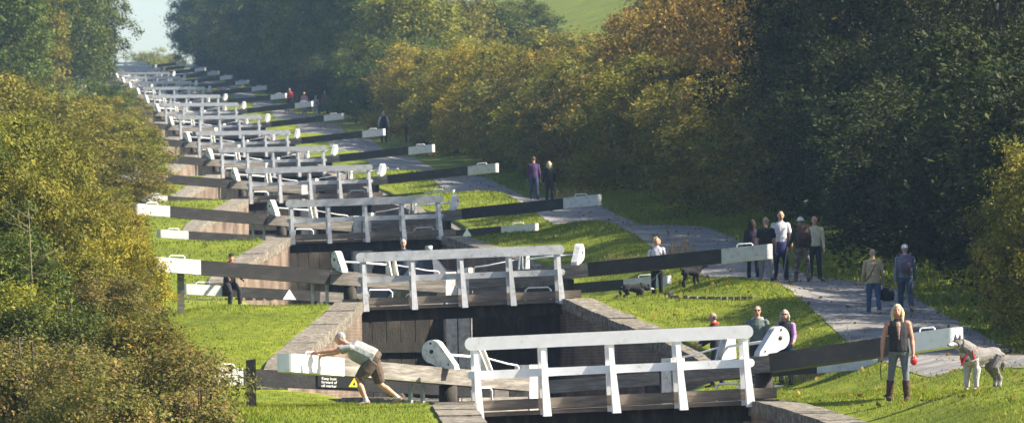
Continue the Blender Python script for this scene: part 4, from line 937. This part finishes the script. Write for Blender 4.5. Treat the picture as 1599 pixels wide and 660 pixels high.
# --- man pushing the beam
P, H = hit(592, 632), 1.78
BE = gates[0][0]; bpy.context.view_layer.update()
pm = person('man in grey t-shirt and brown shorts leaning to push the white beam end', (at(584, 630, 117.4).x, 117.4, ground(at(584, 630, 117.4).x, 117.4)), 1.70, R_(84), legs=((40, 62, 6), (-16, 36, 8)), arms=((82, 3, 0), (74, 5, 4)), lean=62, build=1.5, top=(.27, .28, .275), sleeve='short', bottom=(.10, .075, .06), legwear='shorts', shoe=(.26, .19, .15), sock=(.62, .60, .58), hair=(.36, .35, .33), style='short', vox=.0085, head=(0, 10), hand_grip=12)
# --- woman with the husky
def put(x, Yd):
    X = at(x, 460, Yd).x; return Vector((X, Yd, ground(X, Yd)))
P = put(1403, 114.8); H = 1.67
pw = person('blonde woman in black vest and grey jeans holding a red dog lead', P, H, R_(176), legs=((6, 8, 3), (-7, 6, 8)), arms=((2, 12, 16), (-6, 16, 10)), lean=1, side_lean=2, build=1.08, top=(.03, .03, .034), sleeve='none', bottom=(.13, .145, .16), legwear='slim', boots=(.075, .045, .034), shoe=(.06, .04, .03), hair=(.62, .50, .30), style='long', vox=.0085, head=(-6, 0), skin=(.44, .23, .16), hem=.02, hand_grip=40, inner=(.40, .24, .18))
hnd = max(pw['hands'], key=lambda v: v.x)
m = MB(); m.ellipsoid((0, 0, -.03), (.065, .035, .075), 12, 8); m.ellipsoid((.0, 0, .03), (.05, .028, .03), 10, 6); lead = empty('dog_lead', hnd); m.build('lead_case', flat('red_plastic', (.5, .03, .03), .35), lead)
tag(lead, 'red retractable dog lead in the blonde woman\'s hand', 'dog lead')
m = MB(); hn2 = min(pw['hands'], key=lambda v: v.x); m.tube([(0, 0, 0), (-.03, -.02, -.12), (-.02, -.03, -.32), (.0, -.02, -.34)], .010, 6); tag(m.build('lead_strap', flat('dark_strap', (.02, .02, .02)), None, hn2), 'dark strap hanging from the blonde woman\'s other hand', 'strap')
# --- three people behind the nearest right gate
P, _ = stand_at(1122, 606, 480); person('bald man in dark jacket and red scarf turned left behind the gate gear', P + Vector((0, .4, 0)), 1.66, R_(80), top=(.03, .033, .045), bottom=(.03, .035, .06), hair=(.14, .12, .11), style='bald', scarf=(.42, .05, .04), vox=.011, arms=((25, 8, 45), (20, 8, 40)), skin=(.42, .24, .18))
P, _ = stand_at(1185, 606, 468); person('man in grey green hooded top and sunglasses behind the nearest right beam', P, 1.80, R_(172), top=(.11, .135, .135), bottom=(.03, .035, .06), hair=(.14, .11, .09), style='short', glasses=True, hoodie=(.34, .35, .35), vox=.010, arms=((15, 8, 40), (15, 8, 40)), build=1.08)
P, _ = stand_at(1228, 603, 478); person('grey haired woman in sunglasses, black vest and purple sleeves behind the beam', P, 1.66, R_(168), top=(.36, .18, .42), vest=(.022, .022, .028), bottom=(.03, .037, .085), hair=(.34, .33, .33), style='bob', glasses=True, vox=.010, arms=((18, 8, 50), (12, 8, 45)))
# --- couple walking away on the towpath
P, H = stand_at(1365, 492, 391); p = person('woman in beige jacket and jeans walking up the towpath', P, H, R_(2), legs=((10, 6, 2), (-8, 16, 2)), arms=((8, 10, 14), (-6, 12, 20)), top=(.36, .29, .19), bottom=(.05, .085, .17), hair=(.40, .31, .24), style='short', shoe=(.3, .25, .2), build=1.22, hem=.06, vox=.012)
m = MB(); m.tube([p['MW'] @ (p['sp'](.30) + Vector((.08, -.03, 0))), p['MW'] @ (p['sp'](.2) + Vector((.02, -.16, 0))), p['MW'] @ (p['sp'](.05) + Vector((-.12, -.15, 0))), p['MW'] @ (p['sp'](-.02) + Vector((-.19, -.04, 0)))], .012, 6); tag(m.build('bag_strap', flat('dark_strap', (.02, .02, .02))), 'dark bag strap crossing the beige jacket', 'strap')
a = max(p['hands'], key=lambda v: v.x); m = MB(); loft(m, [(Vector((0, 0, z)), Vector((.19 * k, 0, 0)), Vector((0, .11 * k, 0))) for z, k in ((-.32, .5), (-.28, .85), (-.16, 1.0), (-.05, .75), (0, .3))], 0, 12); r = empty('hand_bag', a + Vector((.08, 0, -.03))); m.build('bag_body', cloth((.02, .02, .025)), r); m = MB(); m.tube([(-.1, 0, -.06), (-.05, 0, .04), (.05, 0, .04), (.1, 0, -.06)], .012, 6); m.build('bag_handle', cloth((.02, .02, .025)), r); tag(r, 'dark bag hanging between the couple on the towpath', 'bag')
P, H = stand_at(1415, 492, 381); p = person('man in plaid shirt and white cap walking up the towpath', P, H, R_(-4), legs=((16, 8, 2), (-18, 28, 2)), arms=((-12, 8, 18), (10, 10, 15)), topmat=plaid('plaid_shirt', (.06, .09, .15), (.28, .34, .38), (.35, .4, .5), 9), top=(.1, .15, .2), bottom=(.05, .07, .12), hair=(.3, .28, .27), style='short', hat=('cap', (.68, .66, .72)), shoe=(.28, .17, .11), vox=.012, build=1.1)
strap_pack(p, 'grey purple backpack on the man in the white cap', (.15, .12, .19), .34, .44)
# --- group of five on the towpath
P = put(1177, 178); H = 1.63; person('long haired woman in dark purple top and black leggings by the white beam end', P, H, R_(6), legs=((4, 4, 3), (-4, 6, 3)), top=(.030, .020, .042), bottom=(.012, .013, .02), legwear='slim', hair=(.03, .02, .016), style='long', shoe=(.3, .28, .27), vox=.013, build=.92)
P = put(1198, 176); H = 1.7; person('man in black t-shirt and grey trousers seen from behind on the towpath', P, H, R_(-4), legs=((6, 5, 5), (-6, 8, 5)), arms=((4, 10, 20), (0, 12, 25)), top=(.016, .015, .018), sleeve='short', bottom=(.20, .19, .18), hair=(.32, .25, .2), style='short', shoe=(.03, .03, .03), vox=.013)
P = put(1221, 181); p = person('tall man in pale top with blue jacket at his waist facing the camera', P, 1.9, R_(184), legs=((6, 6, 3), (-10, 12, 3)), arms=((5, 11, 20), (-5, 11, 22)), top=(.50, .50, .55), sleeve='short', bottom=(.02, .022, .04), hair=(.36, .33, .32), style='bald', shoe=(.03, .03, .03), vox=.013)
m = MB(); loft(m, [(Vector((0, 0, z)), Vector((.20 * k, 0, 0)), Vector((0, .16 * k, 0))) for z, k in ((-.36, .82), (-.2, .98), (-.02, 1.02), (.06, .95))], 0, 14); o = m.build('tied_jacket', cloth((.035, .035, .12)), p['root']); o.location = (0, 0, p['MW'].translation.z - p['root'].location.z + .525 * p['H'] + .02)
P = put(1253, 177.5); H = 1.72; p = person('hiker in white brimmed hat and camouflage trousers walking up the towpath', P, H, R_(8), legs=((10, 6, 4), (-8, 14, 4)), arms=((15, 12, 45), (10, 12, 40)), top=(.05, .055, .035), bottommat=pattern('camouflage', [(.16, .12, .09), (.10, .085, .055), (.22, .17, .14), (.07, .06, .045)], 14), hair=(.2, .18, .16), style='short', hat=('brim', (.62, .62, .64)), shoe=(.06, .045, .035), vox=.013, build=1.2)
strap_pack(p, 'dark red brown backpack on the hiker in the white hat', (.10, .06, .05), .36, .50)
for k, hnd in enumerate(p['hands']):
    m = MB(); gzv = ground(hnd.x + (.1 if k else -.12), hnd.y + .25); m.tube([(0, 0, .05), (.1 if k else -.12, .25, gzv - hnd.z)], .010, 6); tag(m.build('walking_pole', steel, None, hnd), f'thin walking pole in the hatted hiker\'s {"right" if k else "left"} hand', 'walking pole')
P = put(1274, 183); H = 1.74; person('man in cream shirt and dark trousers facing the camera beside the hedge', P, H, R_(176), legs=((6, 5, 3), (-6, 8, 3)), top=(.50, .47, .36), bottom=(.02, .024, .04), hair=(.38, .31, .22), style='short', shoe=(.03, .025, .02), vox=.013)
# --- seated man on the upper beam of the second lock
gm = gates[1][2]; bpy.context.view_layer.update()
xs = -2.75; W_ = gm.matrix_world @ Vector((xs, -.10, .44 - .06 * xs + .15)); gl = ground(W_.x, W_.y)
person('man in black cap and dark jacket seated on the low beam', (W_.x, W_.y - .02, gl), 1.74, R_(205), legs=((62, 62, 4), (50, 58, 4)), arms=((20, 6, 40), (24, 6, 45)), lean=10, top=(.025, .024, .03), bottom=(.03, .028, .034), shoe=(.2, .2, .2), hair=(.1, .08, .07), style='short', hat=('cap', (.02, .02, .025)), scarf=(.4, .05, .05), vox=.011, head=(-30, 0), sit=W_.z - gl, build=1.15)
# --- curly haired woman with two black dogs
def put(x, Yd):
    X = at(x, 460, Yd).x; return Vector((X, Yd, ground(X, Yd)))
P = put(1027, 180); H = 1.60; pc = person('curly blonde woman in patterned top behind the second right beam', P, H, R_(178), legs=((2, 3, 2), (-2, 4, 2)), arms=((10, 9, 45), (10, 9, 45)), topmat=pattern('flower_pattern', [(.42, .42, .48), (.10, .10, .13), (.3, .3, .36), (.55, .54, .58)], 16), bottom=(.014, .014, .018), hair=(.46, .33, .17), style='curly', shoe=(.03, .03, .03), vox=.012, hem=.08, build=1.08)
# --- couples farther up
P = put(837, 271); H = 1.76; person('man in purple jacket and jeans walking up beside a blonde woman', P, H, R_(4), legs=((8, 6, 2), (-8, 14, 2)), top=(.065, .035, .10), bottom=(.04, .05, .10), hair=(.12, .07, .04), style='short', vox=.018)
P = put(861, 268); H = 1.66; person('blonde woman in black jacket walking beside the purple jacket man', P, H, R_(-3), legs=((6, 6, 2), (-8, 14, 2)), top=(.018, .018, .022), bottom=(.02, .02, .028), hair=(.45, .36, .24), style='long', vox=.018)
P, H = stand_at(600, 223, 171); person('man in dark waistcoat and white sleeves on the far towpath', P, H, R_(0), arms=((10, 18, 20), (-6, 18, 20)), legs=((8, 6, 2), (-8, 14, 2)), top=(.5, .5, .52), vest=(.02, .02, .028), bottom=(.015, .016, .025), hair=(.4, .38, .36), style='short', vox=.022)
P, H = stand_at(638, 224, 176); person('dark clothed walker beside a small dog on the far towpath', P, H, R_(0), legs=((8, 6, 2), (-8, 14, 2)), top=(.018, .02, .035), bottom=(.016, .016, .025), hair=(.35, .33, .32), style='short', vox=.022)
for (x, yf, yh, tc, bc, hc_, lab) in ((453, 172, 133, (.30, .04, .04), (.02, .02, .03), (.05, .04, .03), 'far walker in red top nearest the canal'), (476, 181, 143, (.45, .22, .24), (.2, .19, .2), (.4, .35, .3), 'far walker in pink top beside a pale trousered walker'), (494, 187, 141, (.30, .29, .28), (.28, .28, .30), (.35, .3, .26), 'far walker in grey clothes on the towpath'), (508, 178, 141, (.15, .05, .09), (.05, .05, .07), (.1, .07, .05), 'far walker in maroon top at the right of the far group')):
    P, H = stand_at(x, yf, yh); person(lab, P, min(H, 1.8), R_(176 if x != 494 else 2), top=tc, bottom=bc, hair=hc_, style='short', vox=.026)
for (x, yf, tc, lab) in ((343, 122, (.5, .3, .28), 'tiny distant walker in pale pink near the far beams'), (349, 122, (.5, .45, .42), 'tiny distant walker in white near the far beams')):
    Yd = 640; P = at(x, yf, Yd); person(lab, (P.x, Yd, ground(P.x, Yd)), 1.72, R_(178), top=tc, bottom=(.05, .05, .08), style='short', vox=.03)

# ------------------------------------------------------------------ dogs
def dog(label, loc, rz, sc, back, belly, face, head_up=.25, tail='curl', vox=.010, low=False, fur=.006, legs_c=None, girth=1.0):
    """forward +y, shoulder height about .6 * sc"""
    root = empty('dog', loc, rz); mb = MB(); M = [cloth(back, 'fur'), cloth(belly, 'fur'), cloth(face, 'fur'), flat('dog_nose', (.01, .01, .01), .3), cloth(legs_c or belly, 'fur')]
    V_ = lambda x, y, z: Vector((x, y, z)) * sc
    X = Vector((sc * girth, 0, 0)); Z = Vector((0, 0, sc * (.5 + .5 * girth)))
    h = .60 if not low else .42
    loft(mb, [(V_(0, y, h + dz), X * w_, Z * d_) for y, dz, w_, d_ in ((-.40, .0, .05, .06), (-.36, -.01, .095, .11), (-.25, -.01, .11, .125), (-.08, -.015, .105, .115), (.08, -.03, .12, .145), (.22, -.04, .125, .16), (.32, -.03, .10, .135), (.38, -.0, .06, .09))], 0, 14)
    loft(mb, [(V_(0, y, h - .09 + dz), X * w_, Z * d_) for y, dz, w_, d_ in ((-.25, .03, .06, .05), (.0, .0, .085, .08), (.2, -.02, .10, .10), (.36, .01, .075, .09))], 1, 12)
    hc = V_(0, .55, h + head_up)
    mb.tube([V_(0, .24, h + .03), V_(0, .40, h + .03 + head_up * .5), hc - V_(0, .05, .02)], [.125 * sc * girth, .108 * sc * girth, .09 * sc * girth], 12, 0)
    mb.tube([V_(0, .34, h - .05), V_(0, .44, h + head_up * .45), hc - V_(0, .0, .06)], [.09 * sc, .07 * sc, .055 * sc], 10, 1)
    mb.ellipsoid(hc, (.085 * sc, .095 * sc, .082 * sc), 12, 8, 0); mb.ellipsoid(hc + V_(0, .05, -.025), (.066 * sc, .07 * sc, .055 * sc), 10, 8, 2)
    mb.tube([hc + V_(0, .06, -.02), hc + V_(0, .14, -.035), hc + V_(0, .20, -.04)], [.050 * sc, .040 * sc, .027 * sc], 10, 2); mb.ellipsoid(hc + V_(0, .215, -.03), (.018 * sc, .015 * sc, .014 * sc), 8, 6, 3)
    for s in (-1, 1):
        mb.ellipsoid(hc + V_(s * .038, .078, .022), (.010 * sc, .009 * sc, .009 * sc), 6, 5, 3)
        mb.tube([hc + V_(s * .050, -.01, .05), hc + V_(s * .058, -.015, .11), hc + V_(s * .058, -.012, .155)], [.036 * sc, .026 * sc, .006 * sc], 8, 0)
        # front leg, then hind leg with stifle forward and hock back
        fx = s * .085; j = .03 * s
        mb.tube([V_(fx, .26, h - .08), V_(fx, .22 + j, h - .24), V_(fx, .245 + j, h * .28), V_(fx, .24 + j, .05)], [.080 * sc * girth, .060 * sc * girth, .042 * sc * girth, .037 * sc * girth], 10, 4)
        mb.ellipsoid(V_(fx, .265 + j, .022), (.034 * sc, .05 * sc, .024 * sc), 8, 6, 4)
        mb.tube([V_(fx, -.30, h - .04), V_(fx, -.22 - j, h - .22), V_(fx, -.36 - j, h * .33), V_(fx, -.335 - j, .05)], [.105 * sc * girth, .075 * sc * girth, .042 * sc * girth, .037 * sc * girth], 10, 0)
        mb.tube([V_(fx, -.36 - j, h * .33), V_(fx, -.335 - j, .04)], [.037 * sc, .034 * sc], 8, 4)
        mb.ellipsoid(V_(fx, -.31 - j, .022), (.034 * sc, .05 * sc, .024 * sc), 8, 6, 4)
    if tail == 'curl': mb.tube([V_(0, -.38, h + .03), V_(0, -.47, h - .02), V_(0, -.50, h - .16), V_(0, -.46, h - .28)], [.04 * sc, .055 * sc, .06 * sc, .02 * sc], 8, 0)
    else: mb.tube([V_(0, -.38, h + .03), V_(0, -.46, h + .10), V_(0, -.48, h + .24)], [.03 * sc, .025 * sc, .012 * sc], 8, 0)
    me = remeshed(mb, 'body', vox, 2, fur, 70); mobj('body', me, M, root); tag(root, label, 'dog'); return root, hc, V_
P = put(1532, 112.2); rt, hc, V_ = dog('grey and white husky in a red bandana standing on the grass', P, R_(124), 1.0, (.17, .16, .152), (.42, .40, .375), (.46, .44, .42), .20, 'curl', .0095, legs_c=(.40, .375, .35), fur=.006, girth=1.2)
m = MB(); ring = [V_(math.cos(6.283 * k / 14) * .118, .33 + .05 * math.sin(6.283 * k / 14), .66 + .135 * math.sin(6.283 * k / 14)) for k in range(15)]
m.tube(ring, .024, 8); m.add([V_(-.10, .42, .62), V_(.10, .42, .62), V_(0, .47, .42), V_(-.10, .39, .62), V_(.10, .39, .62), V_(0, .44, .42)], [(0, 1, 2), (5, 4, 3), (0, 3, 4, 1), (1, 4, 5, 2), (2, 5, 3, 0)])
m.add([V_(-.125, .20, .72), V_(-.125, .36, .70), V_(-.14, .28, .52), V_(-.105, .20, .72), V_(-.105, .36, .70), V_(-.12, .28, .52)], [(0, 1, 2), (5, 4, 3), (0, 3, 4, 1), (1, 4, 5, 2), (2, 5, 3, 0)])
m.build('bandana', cloth((.42, .03, .035)), rt)
P = put(1080, 178); dog('black dog with tan chest standing right of the curly haired woman', P, R_(-62), .72, (.018, .017, .018), (.05, .03, .02), (.10, .05, .03), .22, 'up', .012, legs_c=(.03, .024, .02))
P = put(990, 178); dog('black and white dog crouching left of the curly haired woman', P, R_(-70), .80, (.018, .018, .019), (.03, .03, .03), (.35, .34, .33), -.03, 'curl', .012, True)
P = hit(651, 226); dog('small pale dog walking behind the far dark walker', P, R_(10), .6, (.28, .26, .24), (.35, .33, .3), (.3, .28, .26), .15, 'up', .02)
hn = pc['hands']; m = MB(); q = put(1003, 178); m.tube([hn[0], hn[0].lerp(Vector(q) + Vector((0, 0, .3)), .5) - Vector((0, 0, .04)), Vector(q) + Vector((0, 0, .32))], .006, 5); tag(m.build('dog_lead', flat('dark_strap', (.02, .02, .02))), 'thin dark dog lead from the curly haired woman to the crouching dog', 'dog lead')

# ------------------------------------------------------------------ narrowboat lying in the second chamber
def narrowboat():
    Y0 = YB[1] + 3.6; Xb = xc(YB[1]) - .45; wl = ZC[1] - .42; root = empty('narrowboat', (Xb, Y0, wl))
    hull = flat('hull_black', (.02, .021, .024), .35); blue = flat('boat_blue', (.035, .085, .19), .35); grey = cloth((.20, .20, .215), 'canvas'); dgrey = cloth((.055, .06, .075), 'canvas')
    L = 16.5; m = MB(); st = [(0, .10, 1.02), (.5, .45, .92), (1.2, .78, .80), (2.2, 1.0, .68), (4, 1.04, .60), (L - 1.5, 1.04, .60), (L, .7, .68)]
    rings = []
    vs = []; n = 6
    for y, w_, z in st: vs += [(-w_ * .9, y, -.5), (-w_, y, z), (-w_ + .08, y, z), (w_ - .08, y, z), (w_, y, z), (w_ * .9, y, -.5)]
    fs = [(i * n + k, i * n + k + 1, (i + 1) * n + k + 1, (i + 1) * n + k) for i in range(len(st) - 1) for k in range(n - 1)] + [tuple(range(n)), tuple((len(st) - 1) * n + k for k in range(n))]
    m.add(vs, fs); m.build('hull', hull, root)
    for s in (-1, 1):   # painted bow panels
        m = MB(); m.add([(s * .47, .48, .45), (s * 1.015, 2.2, .18), (s * 1.015, 2.2, .62), (s * .47, .48, .84)], [(0, 1, 2, 3)]); 
        m.add([(s * .45, .48, .45), (s * .99, 2.2, .18), (s * .99, 2.2, .62), (s * .45, .48, .84)], [(0, 1, 2, 3)]); bp_ = m.build('bow_panel', blue, root)
    t = mobj('boat_lettering', text_mesh('Cal', .26, 'boat_lettering', .3), signw, root); t.location = (-.60, .70, .52); t.rotation_euler = (math.pi / 2, 0, R_(-60))
    m = MB(); 
    vs = []
    for y in (4.4, 14.6): vs += [(-.98, y, .6), (-.86, y, 1.32), (-.45, y, 1.42), (.45, y, 1.42), (.86, y, 1.32), (.98, y, .6)]
    m.add(vs, [(k, k + 1, 7 + k, 6 + k) for k in range(5)] + [tuple(range(6)), tuple(range(6, 12))]); m.build('cabin', dgrey, root)
    # cratch: triangular front board, canvas sides sloping from the ridge
    m = MB(); m.prism([(-.92, .62), (.92, .62), (.06, 1.80), (-.06, 1.80)], 1.80, 1.86); cb = m.build('cratch_board', flat('cratch_navy', (.025, .03, .055), .4), root)
    m = MB(); m.add([(-.98, 1.86, .62), (-.07, 1.86, 1.83), (.07, 1.86, 1.83), (.98, 1.86, .62), (-.98, 4.4, .62), (-.25, 4.4, 1.62), (.25, 4.4, 1.62), (.98, 4.4, .62)], [(0, 1, 5, 4), (1, 2, 6, 5), (2, 3, 7, 6), (0, 1, 2, 3), (4, 5, 6, 7)]); m.build('cratch_cover', grey, root)
    m = MB(); m.prism([(.20, .66), (.90, .66), (.30, 1.46), (.08, 1.74), (.10, 1.5)], 1.765, 1.79); m.build('cover_flap', cloth((.36, .36, .38), 'canvas'), root)
    for s in (-1,):
        m = MB(); m.prism([(s * .30, .72), (s * .62, .72), (s * .30, 1.2)], 1.785, 1.797); m.build('window', flat('boat_glass', (.05, .06, .08), .1), cb)
    m = MB(); m.tube([(0, 1.7, 1.78), (0, 1.7, 1.95)], .10, 12); m.build('headlamp', steel, root)
    tag(root, 'dark narrowboat with triangular canvas front lying in the second chamber', 'boat'); return Xb, Y0, wl
Xb, Y0, wl = narrowboat()
person('grey haired boater standing at the stern of the narrowboat', (Xb + .05, Y0 + 15.4, wl + .62), 1.75, R_(178), top=(.05, .06, .1), bottom=(.04, .04, .06), hair=(.45, .42, .4), style='short', vox=.014)
bpy.data.scenes.remove(TMP)
NTH = ['first', 'second', 'third', 'fourth', 'fifth', 'sixth', 'seventh', 'eighth', 'ninth', 'tenth', 'eleventh', 'twelfth']
_same = {}
for o in SC.objects:
    if o.parent is None and 'label' in o.keys(): _same.setdefault(o['label'], []).append(o)
for lab, obs in _same.items():
    if len(obs) > 1:
        for k, o in enumerate(sorted(obs, key=lambda q: q.location.y)): o['label'] = NTH[min(k, 11)] + ' ' + lab
